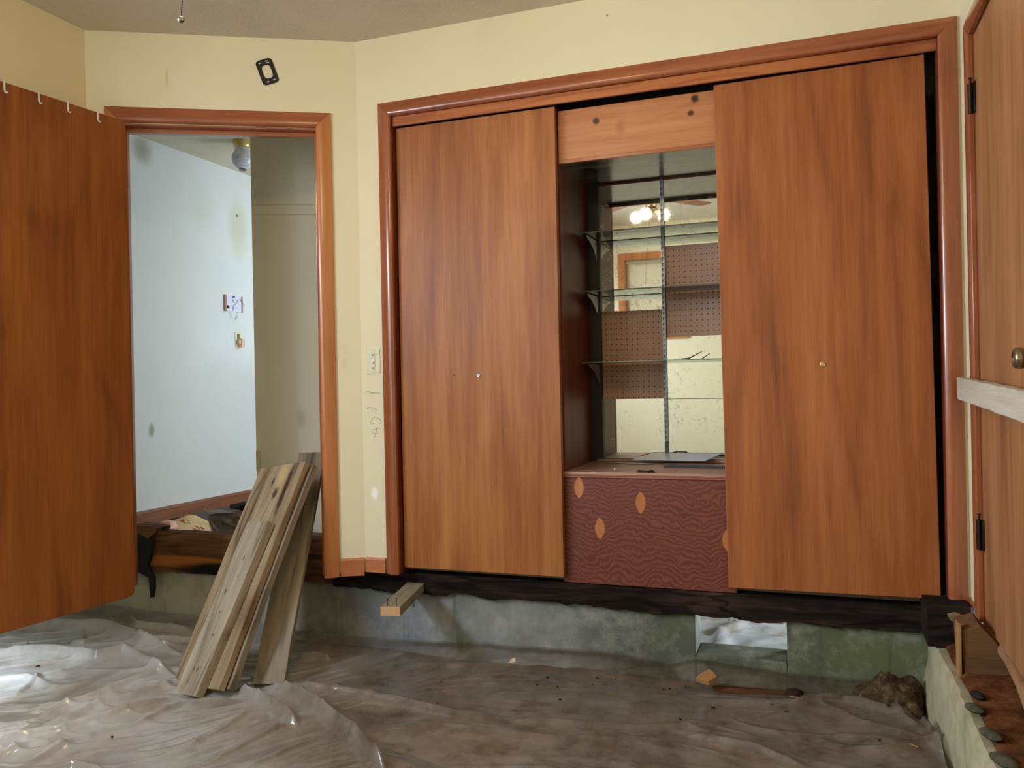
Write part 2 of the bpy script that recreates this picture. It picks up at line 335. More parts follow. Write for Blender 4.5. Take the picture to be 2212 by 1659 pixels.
def sheetmat(name='clear_poly_sheet', xa=-2.8, xb=-1.45, ya=3.27, yb=3.35):
    k = NT(name); v = k.co()
    k.b.inputs['Roughness'].default_value = .28; k.b.inputs['Specular IOR Level'].default_value = .6
    c = k.ramp(k.noise(v, 5, 6, .65), [(.34, srgb(196, 182, 164)), (.56, srgb(232, 228, 222))])
    k.l(c, k.b.inputs['Base Color'])
    tl = k.n('ShaderNodeBsdfTranslucent'); tl.inputs[0].default_value = srgb(226, 222, 216)
    m1 = k.n('ShaderNodeMixShader', i_0=.2); k.l(k.b.outputs[0], m1.inputs[1]); k.l(tl.outputs[0], m1.inputs[2])
    tr = k.n('ShaderNodeBsdfTransparent'); tr.inputs[0].default_value = (.95, .95, .95, 1)
    tc = k.n('ShaderNodeTexCoord'); sep = k.n('ShaderNodeSeparateXYZ'); k.l(tc.outputs['Object'], sep.inputs[0])
    mx_ = k.n('ShaderNodeMapRange', i_1=xa, i_2=xb, i_3=1.0, i_4=0.0); k.l(k.math('ADD', sep.outputs['X'], k.math('MULTIPLY', k.math('SUBTRACT', k.noise(v, 1.8, 3), .5), 1.2)), mx_.inputs[0])
    my_ = k.n('ShaderNodeMapRange', i_1=ya, i_2=yb, i_3=1.0, i_4=.4); k.l(sep.outputs['Y'], my_.inputs[0])
    # dusty on the left, clear right and up the concrete; partly painted light falloff
    dust_and_light = k.math('ADD', k.math('ADD', .16, k.math('MULTIPLY', mx_.outputs[0], .46)), k.math('MULTIPLY', k.noise(k.co(loc=(1, 4, 0)), 4.5, 6, .68), .36))
    fac = k.math('MULTIPLY', dust_and_light, my_.outputs[0], True)
    c = k.mix(mx_.outputs[0], k.ramp(k.noise(v, 9, 6, .7), [(.34, srgb(140, 122, 104)), (.62, srgb(196, 182, 166))]), c)
    k.l(c, k.b.inputs['Base Color'])
    # the film looks milkier where it is seen at a slant
    lw0 = k.n('ShaderNodeLayerWeight', i_Blend=.45)
    fac = k.math('ADD', fac, k.math('MULTIPLY', lw0.outputs['Facing'], .22), True)
    m2 = k.n('ShaderNodeMixShader'); k.l(fac, m2.inputs[0]); k.l(tr.outputs[0], m2.inputs[1]); k.l(m1.outputs[0], m2.inputs[2])
    gl = k.n('ShaderNodeBsdfGlossy'); gl.inputs['Roughness'].default_value = .09
    lw = k.n('ShaderNodeLayerWeight', i_Blend=.34)
    m3 = k.n('ShaderNodeMixShader'); k.l(k.math('MULTIPLY', lw.outputs['Fresnel'], .9, True), m3.inputs[0]); k.l(m2.outputs[0], m3.inputs[1]); k.l(gl.outputs[0], m3.inputs[2])
    b = k.n('ShaderNodeBump', i_Strength=.25, i_Distance=.006); vo = k.n('ShaderNodeTexVoronoi', feature='F1', i_Scale=7.0); wn = k.n('ShaderNodeTexNoise', i_Scale=3.0, i_Detail=2.0); k.l(k.co(), wn.inputs['Vector'])
    wm = k.n('ShaderNodeVectorMath', operation='MULTIPLY_ADD'); k.l(wn.outputs['Color'], wm.inputs[0]); wm.inputs[1].default_value = (.35, .35, .35); k.l(k.co((1, 1.8, 1), (0, 0, .5)), wm.inputs[2])
    k.l(wm.outputs[0], vo.inputs['Vector'])
    k.l(k.math('ADD', k.math('MULTIPLY', k.noise(k.co((1, 1.6, 1)), 12, 4, .55, 1.2), .6), k.math('MULTIPLY', vo.outputs['Distance'], 1.6)), b.inputs['Height'])
    for nd in (k.b, gl, tl): k.l(b.outputs[0], nd.inputs['Normal'])
    k.l(m3.outputs[0], k.out.inputs[0]); return k.m
SHEET = sheetmat()
SHEETB = sheetmat('milky_poly_sheet', 3.0, 5.0, 20, 21)  # whiter copy of the film that paints brightness into the crawl space

def ceilmat():
    k = NT('textured_ceiling'); v = k.co()
    k.l(k.ramp(k.noise(v, 2.5, 5), [(.3, srgb(226, 216, 192)), (.7, srgb(238, 230, 208))]), k.b.inputs['Base Color'])
    k.b.inputs['Roughness'].default_value = .9; k.b.inputs['Specular IOR Level'].default_value = .2
    h = k.math('ADD', k.noise(v, 70, 6, .75, 1.2), k.math('MULTIPLY', k.noise(v, 22, 3, .6, 2), .6))
    k.bump(h, .8, .012); return k.m
CEILM = ceilmat()

def frontmat():
    k = NT('red_fir_plywood'); v = k.co((2.2, 2.2, 1.2))
    warp = k.n('ShaderNodeTexNoise', i_Scale=2.4, i_Detail=3.0, i_Roughness=.55); k.l(v, warp.inputs['Vector'])
    tc = k.n('ShaderNodeTexCoord'); sep = k.n('ShaderNodeSeparateXYZ'); k.l(tc.outputs['Object'], sep.inputs[0])
    w2 = k.noise(k.co((1, 1, 1)), 26, 3, .6)
    ph = k.math('ADD', k.math('MULTIPLY', sep.outputs['Z'], 300), k.math('ADD', k.math('MULTIPLY', warp.outputs['Fac'], 70), k.math('MULTIPLY', w2, 14)))
    s = k.math('MULTIPLY', k.math('ADD', k.math('SINE', ph), 1.0), .5)
    c = k.ramp(s, [(.1, srgb(100, 46, 32)), (.6, srgb(116, 58, 42)), (1., srgb(124, 66, 50))])
    k.l(c, k.b.inputs['Base Color']); k.b.inputs['Roughness'].default_value = .42; return k.m
REDPLY = frontmat()
LEAF = wood('inlay_leaf_orange', srgb(160, 92, 44), srgb(184, 112, 60), srgb(196, 126, 72), fig=.2, rough=.42)

def kraft():
    k = NT('kraft_insulation_paper'); v = k.co()
    c = k.ramp(k.noise(v, 6, 4), [(.3, srgb(214, 178, 122)), (.7, srgb(236, 206, 154))])
    sp = k.noise(k.co((1, 3, 3)), 40, 2); k.l(c, k.b.inputs['Base Color']); k.b.inputs['Roughness'].default_value = .7; return k.m
KRAFT = kraft()
PINK = soil('pink_glass_wool', srgb(220, 160, 150), srgb(240, 190, 180), srgb(250, 215, 205), 40)
REDINK = plain('red_print_ink', srgb(196, 96, 70), .8)
GREYPL = plain('crumpled_grey_plastic', srgb(140, 126, 122), .35, var=.35)

# ------------------------------------------------------------------ key dimensions (metres; z = 0 is the former floor)
D = 3.35                                   # closet wall
CEIL = 2.41
CX, CY = -1.955, 3.35                      # corner of closet wall and doorway wall
TH = math.radians(29)
LX = -2.976                                # left wall
RW = .517                                  # right wall
FY = -.50                                  # wall behind the camera
MW = T(CX, CY, 0) @ RZ(TH)                 # doorway wall frame: x right along wall, -y into room
SL = -1.173                                # its left end (local x)

# ------------------------------------------------------------------ shell
CLOSET_X0, CLOSET_X1, CLOSET_H = -1.755, .445, 2.02
ws_back = [((-1.690, 3.35, .60), .02, .5, (1,1,1), srgb(180,170,140), .5)]
WALLB = wallmat('cream_wall_paint', CREAM, [((-.77, D, 2.33), .006, .5, (1,1,1), srgb(120,110,80), .8), ((-1.9, D, .33), .025, .6, (1,1,.6), srgb(252,250,244), .9)])
b = MB(); b.box((CX, D, -.03), (-1.80, D+.11, CEIL)); b.box((-1.80, D, 2.06), (.47, D+.11, CEIL)); b.box((.47, D, -.01), (.62, D+.11, CEIL))
wall_back = struct(b.build('wall_back', WALLB), 'cream painted wall around the built-in closet')
# doorway wall (angled)
DX0, DX1, DH = -1.022, -.185, 1.985         # clear opening in local x
b = MB(); b.box((SL, 0, -.03), (DX0-.02, .11, CEIL), MW); b.box((DX0-.02, 0, DH+.02), (DX1+.02, .11, CEIL), MW); b.box((DX1+.02, 0, -.03), (.03, .11, CEIL), MW)
WALLD = wallmat('cream_wall_paint_doorway', CREAM, [((-2.68, 2.95, 2.21), .05, .6, (6,6,.9), srgb(190,174,130), .4), ((-2.02, 3.31, 1.0), .03, .8, (1,1,.7), srgb(216,206,176), .3),
    ((-2.02, 3.31, .93), .02, .8, (1,1,.5), srgb(200,190,164), .3)])
struct(b.build('wall_corner', WALLD), 'cream angled wall with the open doorway')
# left wall with window
LW0, LW1, LWZ0, LWZ1 = .40, 1.60, .90, 2.00
b = MB(); b.box((LX-.11, FY-.11, -.03), (LX, LW0, CEIL)); b.box((LX-.11, LW1, -.03), (LX, 2.84, CEIL)); b.box((LX-.11, LW0, -.03), (LX, LW1, LWZ0)); b.box((LX-.11, LW0, LWZ1), (LX, LW1, CEIL))
struct(b.build('wall_left', WALLB), 'cream wall behind the open door')
# right wall with door opening
RD0, RD1 = 2.285, 3.105
b = MB(); b.box((RW, FY-.11, -.03), (RW+.11, RD0-.02, CEIL)); b.box((RW, RD1+.02, -.125), (RW+.11, D+.10, CEIL)); b.box((RW, RD0-.02, 1.965), (RW+.11, RD1+.02, CEIL))
struct(b.build('wall_right', WALLB), 'cream strip of wall beside the right-hand door')
b = MB(); b.box((RW+.14, FY-.11, -.7), (RW+.19, 4.1, CEIL)); struct(b.build('wall_right_outer', WALLB), 'outer face behind the right wall')
b = MB(); b.box((-5.1, FY-.2, -.75), (-5.0, 8.1, CEIL)); b.box((-5.1, 8.0, -.75), (1.8, 8.1, CEIL)); b.box((1.7, 3.5, -.75), (1.8, 8.1, CEIL)); b.box((RW+.14, 3.5, -.02), (1.7, 3.6, CEIL)); struct(b.build('wall_outer', DARKC), 'dark outer walls of the crawl space')
# front wall (behind camera) with narrow window
FW0, FW1, FZ0, FZ1 = -1.78, -1.22, 1.34, 2.05
GW0, GW1, GZ0_, GZ1_ = -2.84, -2.12, .50, 2.00
b = MB(); b.box((LX-.11, FY-.11, -.03), (GW0, FY, CEIL)); b.box((GW1, FY-.11, -.03), (FW0, FY, CEIL)); b.box((GW0, FY-.11, -.03), (GW1, FY, GZ0_)); b.box((GW0, FY-.11, GZ1_), (GW1, FY, CEIL)); b.box((FW1, FY-.11, -.03), (RW+.11, FY, CEIL)); b.box((FW0, FY-.11, -.03), (FW1, FY, FZ0)); b.box((FW0, FY-.11, FZ1), (FW1, FY, CEIL))
struct(b.build('wall_front', WALLB), 'cream wall seen only in the cabinet mirrors')
b = MB(); b.box((-4.1, FY-.12, CEIL), (.80, 7.1, CEIL+.08))
struct(b.build('ceiling', CEILM), 'textured cream ceiling')

# windows
def window(name, M, w, h, label, shade=None):
    r = thing(name, label, None, kind='structure'); r.matrix_world = M
    b = MB()
    for (a, c) in (((-.07, -.02, -.07), (0, .0, h+.07)), ((w, -.02, -.07), (w+.07, .0, h+.07)), ((0, -.02, h), (w, .0, h+.07)), ((-.09, -.045, -.03), (w+.09, .0, 0)), ((-.07, -.02, -.10), (w+.07, 0, -.03))): b.box(a, c)
    b.build('window_casing', TRIMO, r, .004)
    b = MB()
    for (a, c) in (((0, .03, 0), (.045, .07, h)), ((w-.045, .03, 0), (w, .07, h)), ((0, .03, 0), (w, .07, .05)), ((0, .03, h-.05), (w, .07, h)), ((0, .03, h/2-.02), (w, .07, h/2+.02))): b.box(a, c)
    b.build('window_sash', TRIMO, r, .003)
    b = MB(); b.box((.04, .048, .045), (w-.04, .052, h-.045)); b.build('window_pane', PANE, r)
    if shade:
        b = MB(); b.box((.05, .018, .03), (w-.012, .021, h-.005)); b.tube([(.03, .012, h-.02), (w-.01, .012, h-.02)], .016, 10); b.build('roller_shade', shade, r)
    return r
def shademat():
    k = NT('pale_roller_shade'); d = k.n('ShaderNodeBsdfDiffuse'); d.inputs[0].default_value = srgb(214, 200, 172)
    t = k.n('ShaderNodeBsdfTranslucent'); t.inputs[0].default_value = srgb(216, 204, 180); mx = k.n('ShaderNodeMixShader', i_0=.4)
    k.l(d.outputs[0], mx.inputs[1]); k.l(t.outputs[0], mx.inputs[2]); k.l(mx.outputs[0], k.out.inputs[0]); return k.m
window('window_1', T(FW1, FY, FZ0) @ RZ(math.pi), FW1-FW0, FZ1-FZ0, 'narrow window reflected in the cabinet mirror', shademat())
window('window_added', T(GW1, FY, GZ0_) @ RZ(math.pi), GW1-GW0, GZ1_-GZ0_, 'added unseen tall window behind the camera for daylight from the front left')
window('window_2', T(LX, LW0, LWZ0) @ RZ(math.pi/2), LW1-LW0, LWZ1-LWZ0, 'window in the left wall outside the frame')

# hall beyond the doorway
HX = -3.92
HALLW = wallmat('pale_blue_white_wall_paint', srgb(218, 224, 222), [((HX, 4.09, 2.33), .13, .9, (1,1,1), srgb(150,146,120), .8), ((HX, 4.12, .575), .035, .7, (1,1,.6), srgb(140,142,112), .8),
    ((HX, 4.62, 2.05), .20, .9, (1,1,1), srgb(190,204,180), .35), ((HX, 5.0, 2.0), .24, .8, (1,1.6,.8), srgb(196,196,158), .55), ((HX, 4.99, 2.085), .012, .4, (1,1,1), srgb(60,56,50), .9)])  # upper greenish blob paints in the greener light high on the wall
b = MB(); b.box((HX-.11, 2.6, .0), (HX, 7.0, CEIL)); struct(b.build('wall_hall_left', HALLW), 'pale bluish hall wall')
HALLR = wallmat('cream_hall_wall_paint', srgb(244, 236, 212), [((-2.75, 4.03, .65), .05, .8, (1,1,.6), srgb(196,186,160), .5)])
HALLB = 4.03
b = MB(); b.box((-3.063, HALLB, .0), (-1.9, HALLB+.10, CEIL)); struct(b.build('wall_hall_back', HALLR), 'cream wall just inside the hall')
b = MB(); b.box((-4.03, 7.0, .0), (-1.6, 7.1, CEIL)); struct(b.build('wall_hall_end', HALLR), 'far end wall of the hall')
b = MB(); b.box((-1.75, HALLB, .0), (-1.64, 4.75, CEIL)); b.box((-1.75, 5.95, .0), (-1.64, 7.0, CEIL)); b.box((-1.75, 4.75, .0), (-1.64, 5.95, .55)); b.box((-1.75, 4.75, 1.95), (-1.64, 5.95, CEIL))
struct(b.build('wall_hall_right', HALLR), 'hall wall with a window round the corner')
b = MB(); b.box((-4.03, 2.5, -.03), (LX-.10, 2.6, CEIL)); struct(b.build('wall_hall_front', HALLR), 'hall wall behind the left room wall')
b = MB(); b.prism([(HX, 2.62, -.005), (HX+.018, 2.62, -.005), (HX+.018, 2.62, .066), (HX+.011, 2.62, .08), (HX, 2.62, .08)], (0, 4.36, 0))
bb = b.build('trim_hall_baseboard', BROWNB, None, .002); struct(bb, 'brown baseboard along the pale hall wall')
b = MB(); p0, p1 = onY(547, 454, HALLB), onY(700, 453, HALLB)  # raised strip shaped to stand in for a band of light
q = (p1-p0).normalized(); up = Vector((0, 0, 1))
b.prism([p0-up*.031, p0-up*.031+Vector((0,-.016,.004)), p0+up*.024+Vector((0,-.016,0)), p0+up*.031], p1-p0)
struct(b.build('hall_light_band', HALLR, None, .003), 'raised cream strip standing in for a band of light on the hall wall')

# closet interior shell
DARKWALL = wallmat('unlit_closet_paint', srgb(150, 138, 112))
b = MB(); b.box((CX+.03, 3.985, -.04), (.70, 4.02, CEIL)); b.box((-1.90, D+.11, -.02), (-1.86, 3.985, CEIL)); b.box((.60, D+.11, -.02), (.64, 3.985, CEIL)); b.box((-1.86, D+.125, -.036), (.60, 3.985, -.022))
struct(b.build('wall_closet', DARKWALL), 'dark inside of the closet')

# ------------------------------------------------------------------ foundation and ground
OX0, OX1, OZ0, OZ1 = -.475, -.118, -.305, -.125
b = MB(); FYY = 3.45
for x0, x1, z0, z1 in ((-4.5, OX0, -.75, -.125), (OX1, .9, -.75, -.125), (OX0, OX1, -.75, OZ0)): b.box((x0, FYY, z0), (x1, FYY+.17, z1))
struct(b.build('wall_foundation', CONC, None, .006), 'stained concrete stem wall below the closet, with a square opening')
SXF = .385
def rsurf():
    b = MB(); n = 60; rings = []
    for i in range(n+1):
        y = -.4 + (FYY+.02+.4)*i/n
        w = .012*noise.noise((y*3, 1, 0)) + .006*noise.noise((y*14, 5, 0)); w2 = .018*noise.noise((y*4, 3, 2))
        e = .03*max(0, (y-2.9))
        rings.append([(SXF-.012+w2-e, y, -.75), (SXF-.010+w2-e, y, -.36), (SXF+w-.002, y, -.24+w2), (SXF+w, y, -.150), (SXF+.012+w, y, -.134), (.80, y, -.128), (.80, y, -.75)])
    b.loft(rings); return b
CONCR = NT('pale_mossy_concrete'); k = CONCR; v = k.co()
c = k.ramp(k.noise(v, 7, 6, .7), [(.3, srgb(140, 134, 102)), (.55, srgb(176, 168, 134)), (.75, srgb(196, 188, 154))])
k.l(c, k.b.inputs['Base Color']); k.b.inputs['Roughness'].default_value = .9; k.bump(k.noise(v, 50, 6, .7), .5, .01); CONCR = k.m
struct(rsurf().build('wall_foundation_right', CONCR, None, 0, True), 'pale concrete footing along the right wall')
b = MB(); b.box((-4.5, FY-.2, -.75), (-4.35, 3.45, -.03)); struct(b.build('wall_foundation_left', CONC), 'concrete footing under the left wall')
b = MB(); b.box((-4.5, FY-.2, -.75), (.8, FY-.02, -.03)); struct(b.build('wall_foundation_front', CONC), 'concrete footing behind the camera')

def grid(name, x0, x1, nx, y0, y1, ny, zf, mat, keep=None):
    v = []; f = []
    for j in range(ny+1):
        y = y0 + (y1-y0)*j/ny
        for i in range(nx+1):
            x = x0 + (x1-x0)*i/nx; p = zf(x, y)
            v.append(p if isinstance(p, tuple) else (x, y, p))
    for j in range(ny):
        for i in range(nx):
            if keep and not keep(x0+(x1-x0)*(i+.5)/nx, y0+(y1-y0)*(j+.5)/ny): continue
            a = j*(nx+1)+i; f.append((a, a+1, a+nx+2, a+nx+1))
    me = bpy.data.meshes.new(name); me.from_pydata(v, [], f); me.update(); me.materials.append(mat)
    for p in me.polygons: p.use_smooth = True
    o = bpy.data.objects.new(name, me); COL.objects.link(o); return o

def ss(a, b, x): t = max(0, min(1, (x-a)/(b-a))); return t*t*(3-2*t)
def interp(tab, x):
    if x <= tab[0][0]: return tab[0][1]
    for (a, va), (b, vb) in zip(tab, tab[1:]):
        if x <= b: return va + (vb-va)*(x-a)/(b-a)
    return tab[-1][1]
GZ = -.395
def gbase(x, y):
    z = GZ + .018*noise.noise((x*1.7, y*1.7, 0)) + .007*noise.noise((x*4, y*4, 3))
    z += .030*ss(-2.1, -2.9, x)*ss(2.3, 3.0, y) 
    return z
def dirt(x, y): return gbase(x, y) - .022 + .010*noise.noise((x*11, y*11, 7))
struct(grid('floor', -4.4, 1.2, 170, -.6, 3.46, 120, dirt, DIRT), 'brown dirt ground of the crawl space')
def far(x, y): return -.405 + .02*noise.noise((x*2, y*2, 9))
struct(grid('floor_crawlspace', -4.4, 1.6, 40, 3.60, 8.0, 30, far, DIRT), 'dirt beyond the foundation wall')

# folds of the sheet: polylines on the ground (from where the photo shows them), height, half width
def G(*pts): return [onZ(x, y, -.385).to_2d() for x, y in pts]
FOLDS = [
 (G((-60,1362),(110,1366),(230,1374),(290,1392),(380,1420)), .042, .030),
 (G((-60,1416),(120,1422),(210,1436),(270,1422),(330,1458),(372,1470)), .036, .022),
 (G((150,1400),(180,1405),(240,1390)), .020, .012), (G((180,1375),(178,1402)), .016, .010),
 (G((60,1560),(170,1520),(250,1495),(350,1462)), .018, .020), (G((80,1580),(220,1530),(330,1500),(378,1485)), .018, .020),
 (G((-40,1610),(120,1580),(240,1550),(380,1512)), .024, .024), (G((40,1655),(160,1600),(300,1562),(400,1520)), .018, .016),
 (G((-60,1480),(60,1470),(130,1500)), .016, .024), (G((30,1510),(90,1470),(150,1458)), .016, .014),
 (G((-30,1640),(60,1610),(120,1600)), .018, .014), (G((60,1668),(160,1650),(230,1668)), .016, .014),
 (G((508,1492),(560,1512),(610,1540),(642,1565)), .034, .016),
 (G((575,1480),(640,1505),(700,1540),(760,1588),(810,1645),(840,1690)), .042, .024),
 (G((620,1478),(720,1490),(860,1512),(980,1545),(1090,1555)), .022, .030),
 (G((400,1620),(470,1580),(540,1540)), .015, .018), (G((450,1650),(540,1600),(620,1560)), .013, .016), (G((520,1665),(620,1620),(700,1590)), .012, .016),
 (G((640,1416),(690,1416),(712,1422)), .022, .013),
 (G((900,1440),(1000,1430),(1100,1432),(1240,1420)), .016, .030), (G((1300,1450),(1420,1430),(1500,1418)), .018, .022),
 (G((1100,1560),(1260,1570),(1400,1572),(1540,1560)), .016, .026), (G((1480,1580),(1620,1610),(1740,1650)), .016, .022),
 (G((1780,1420),(1850,1470),(1920,1520),(1985,1580),(2020,1640)), .012, .016), (G((1700,1530),(1820,1520),(1960,1545)), .018, .018),
 (G((1990,1560),(2010,1600),(2050,1670)), .024, .014), (G((1500,1510),(1700,1520),(1860,1560)), .012, .04),
 (G((250,1340),(300,1360),(420,1375)), .022, .02), (G((380,1340),(420,1352),(450,1385)), .028, .02), (G((280,1330),(290,1352),(340,1345)), .02, .014)]
FB = [(min(p.x for p in f)-.15, max(p.x for p in f)+.15, min(p.y for p in f)-.15, max(p.y for p in f)+.15) for f, h, wd in FOLDS]
def sdist(p, pl):
    best = 9.; tt = 0.; n = len(pl)-1
    for i in range(n):
        a, b = pl[i], pl[i+1]; ab = b-a; L = ab.length_squared
        t = max(0, min(1, (p-a).dot(ab)/L)) if L else 0
        q = a+ab*t; d = (p-q).length
        if d < best: best = d; tt = (i+t)/n; sg = ab.x*(p-q).y-ab.y*(p-q).x
    return best, tt, sg
def folds(x, y):
    z = 0.; p = Vector((x, y))
    for (pl, h, wd), bb in zip(FOLDS, FB):
        if not (bb[0] < x < bb[1] and bb[2] < y < bb[3]): continue
        d, t, sg = sdist(p, pl); w = wd*(1.5 if sg > 0 else .75)
        if d < 4*w:
            z += 1.3*h*math.exp(.4-math.sqrt((d/(.62*w))**2+.16))*min(1, 6*t+.15)*min(1, 6*(1-t)+.15)
    return z
EDGE = [(-3.5, -.33), (-2.9, -.345), (-2.3, -.36), (-2.0, -.362), (-1.5, -.345), (-1.1, -.33), (-.87, -.322), (-.60, -.345), (-.48, -.312), (-.12, -.335), (.2, -.335), (.6, -.33)]
def wr(x, y):    # small creases: thin ridges of a stretched noise, turned toward the feet of the planks on the left
    c = .87; sn = .5*ss(-1.2, -2.2, x) - .25*ss(-1.2, -.2, x); u = x*c + y*sn; v = y*c - x*sn
    n = noise.noise((u*1.6+3, v*5.5, 1)); z = .020*max(0, 1-abs(n)*2.2)**4*(.4+.6*ss(-.2, .3, noise.noise((x*1.3, y*1.3, 8))))
    n = noise.noise((u*4, v*12+9, 4)); z += .008*max(0, 1-abs(n)*2.4)**3*ss(-.3, .3, noise.noise((x*2, y*2, 12)))
    return z
def sheet(x, y):
    wall = ss(3.31, 3.43, y)
    z = gbase(x, y)
    z = z*(1-wall) + interp(EDGE, x)*wall + wr(x, y)*(1-.5*wall) + folds(x, y)*(1-wall)
    z += .045*ss(.05, .36, x)*ss(3.3, 2.6, y)
    return z
CUT = [onZ(1905, 1455, -.34).to_2d(), onZ(1960, 1520, -.35).to_2d(), onZ(2030, 1565, -.33).to_2d(), onZ(2034, 1600, -.33).to_2d(), onZ(2062, 1690, -.34).to_2d()]
def keep(x, y):
    for a, b in zip(CUT, CUT[1:]):
        if b.y <= y <= a.y:
            return x < a.x + (b.x-a.x)*(a.y-y)/(a.y-b.y)
    return x < (CUT[0].x if y > CUT[0].y else .35)
def lim(x, y):   # nothing of the sheet in front of the view, keep it coarse there
    return sheet(x, y)
o = grid('plastic_sheet', -4.3, .355, 760, 1.78, 3.435, 290, lim, SHEET, keep)
tag(o, 'wrinkled translucent plastic vapor barrier spread over the dirt ground', 'plastic sheet')
o = grid('plastic_sheet', -1.6, 1.5, 110, 3.66, 7.2, 90, lambda x, y: -.385 + .02*noise.noise((x*2, y*2, 9)) + .022*max(0, 1-abs(noise.noise((x*2.4, y*3.4, 5)))*6)**2 + .012*(1-abs(noise.noise((x*7, y*9, 2))))**5, SHEETB)
tag(o, 'plastic sheet on the ground seen through the square foundation opening', 'plastic sheet')

# sheet edge lifted in the right corner and rubble behind it
b = MB(); rings = []
for j in range(13):
    t = math.pi*j/12; ring = []
    for i in range(26):
        a = 2*math.pi*i/26; d = Vector((math.sin(t)*math.cos(a), math.sin(t)*math.sin(a), math.cos(t)))
        r_ = 1 + .25*noise.noise(d*2.2) + .14*noise.noise(d*6) + .08*noise.noise(d*13)
        q = Vector((.255, 3.36, -.42)) + Vector((d.x*.135, d.y*.10, d.z*.13))*r_; ring.append((min(q.x, .362), min(q.y, 3.44), q.z))
    rings.append(ring)
b.loft(rings)
tag(b.build('rubble_lump', RUBBLE, None, 0, True), 'crumbled brown dirt and mortar lump in the right corner beyond the plastic', 'rubble')

# ------------------------------------------------------------------ rim joists and sills
def rough_beam(x0, x1, y0, y1, z0f, z1, nx=70, seed=0, amp=.012):
    b = MB(); rings = []
    for i in range(nx+1):
        x = x0+(x1-x0)*i/nx
        q = lambda a, s: amp*noise.noise((x*9, a*7.3+seed, s))
        z0 = z0f(x) + amp*1.4*noise.noise((x*7, seed, 2)) + amp*.8*noise.noise((x*23, seed, 5))
        zs = [z0 + (z1-z0)*t for t in (0, .2, .4, .6, .8, 1)]
        ring = [(x, y0 + q(t, 1)*(1 if 0 < t < 5 else .6), z) for t, z in enumerate(zs)] + [(x, y1, z1), (x, y1, z0)]
        rings.append(ring)
    b.loft(rings); return b
o = rough_beam(-3.30, -2.18, 3.43, 3.50, lambda x: -.122, .088, 60, 1, .005).build('rim_joist', JOIST, None, 0, True)
tag(o, 'brown water-stained rim joist across the bottom of the open doorway', 'beam')
o = rough_beam(-2.18, .42, 3.425, 3.52, lambda x: -.130 - .012*ss(-1.2, -.6, x), -.040, 150, 4, .012).build('rotten_sill', ROT, None, 0, True)
tag(o, 'black rotten wood sill under the closet doors on top of the concrete', 'beam')
# corner post stub and sawn block on the right footing
b = MB(); b.prism([(.395, 3.18, -.125), (.485, 3.20, -.125), (.49, 3.20, .012), (.40, 3.20, .015), (.345, 3.36, -.10)], (0, .22, 0))
b = rough_beam(.36, .495, 3.22, 3.42, lambda x: -.127, .015, 14, 9, .010)
tag(b.build('sill_end', ROT, None, 0, True), 'dark charred sill end at the right corner under the closet casing', 'beam')
pl = [onY(2076, 1362, 2.92), onY(2118, 1352, 2.92), onY(2150, 1385, 2.92), onY(2182, 1430, 2.92), onY(2186, 1482, 2.92), onY(2084, 1486, 2.92)]
zz = min(p.z for p in pl)
pl = [Vector((p.x, p.y, max(p.z if p.x < .53 else min(p.z, -.022), -.125))) for p in pl]
r = thing('sawn_block', 'brown sawn lumber block standing on the footing below the right door', 'lumber block', (pl[0].x, 2.92, -.13))
off = Vector((pl[0].x, 2.92, -.13))
b = MB(); b.prism([p-off for p in pl], (0, .16, 0)); b.build('block', wood('block_brown', srgb(60, 40, 24), srgb(104, 74, 46), srgb(132, 98, 64), axis='X', fibre=.6, fig=.7, rough=.85, bump=.3, spec=.2), r, .004)
b = MB(); b.prism([(-.012, -.006, 0), (.0, -.008, 0), (.001, -.008, .17), (-.011, -.006, .175)], (0, .04, 0)); b.build('splintered_edge', CHIP, r, .003)
# dirty ledge on the footing, in relief, with pebbles and holes
b = MB(); n = 50; rings = []
for i in range(n+1):
    y = 1.6 + 1.75*i/n
    rings.append([(SXF+.03+.012*noise.noise((y*6, 0, 1)) - .02*ss(2.2, 1.6, y), y, -.126)] + [(SXF+.05+.24*j/8, y, -.114+.010*noise.noise((y*9, j*.8, 2))+.02*(j/8)**2) for j in range(9)] + [(.74, y, -.126)])
b.loft(rings)
tag(b.build('ledge_crust', SILLTOP, None, 0, True), 'rusty brown crust of dirt covering the top of the right footing', 'dirt crust')
for i, (px, py, rx, ry, lab) in enumerate([(2112, 1500, .016, .030, 'dark egg-shaped pebble just below the sawn block on the brown ledge'), (2105, 1528, .022, .034, 'grey pebble on the brown ledge, second down from the sawn block'),
                          (2140, 1584, .022, .040, 'grey-green pebble on the brown ledge, third down from the sawn block'), (2168, 1640, .026, .044, 'grey-green pebble lowest on the brown ledge at the right edge')]):
    p = onZ(px, py, -.105)
    b = MB(); b.lathe([(.001, -.9), (.6, -.7), (.95, -.2), (1, .1), (.8, .55), (.4, .85), (.001, .95)], 16, T(p.x, p.y, -.108) @ RZ(.35) @ Matrix.Diagonal((rx, ry, .012, 1)))
    tag(b.build('pebble', PEBBLE if i else TAR, None, 0, True), lab, 'pebble', 'pebbles in the brown ledge')
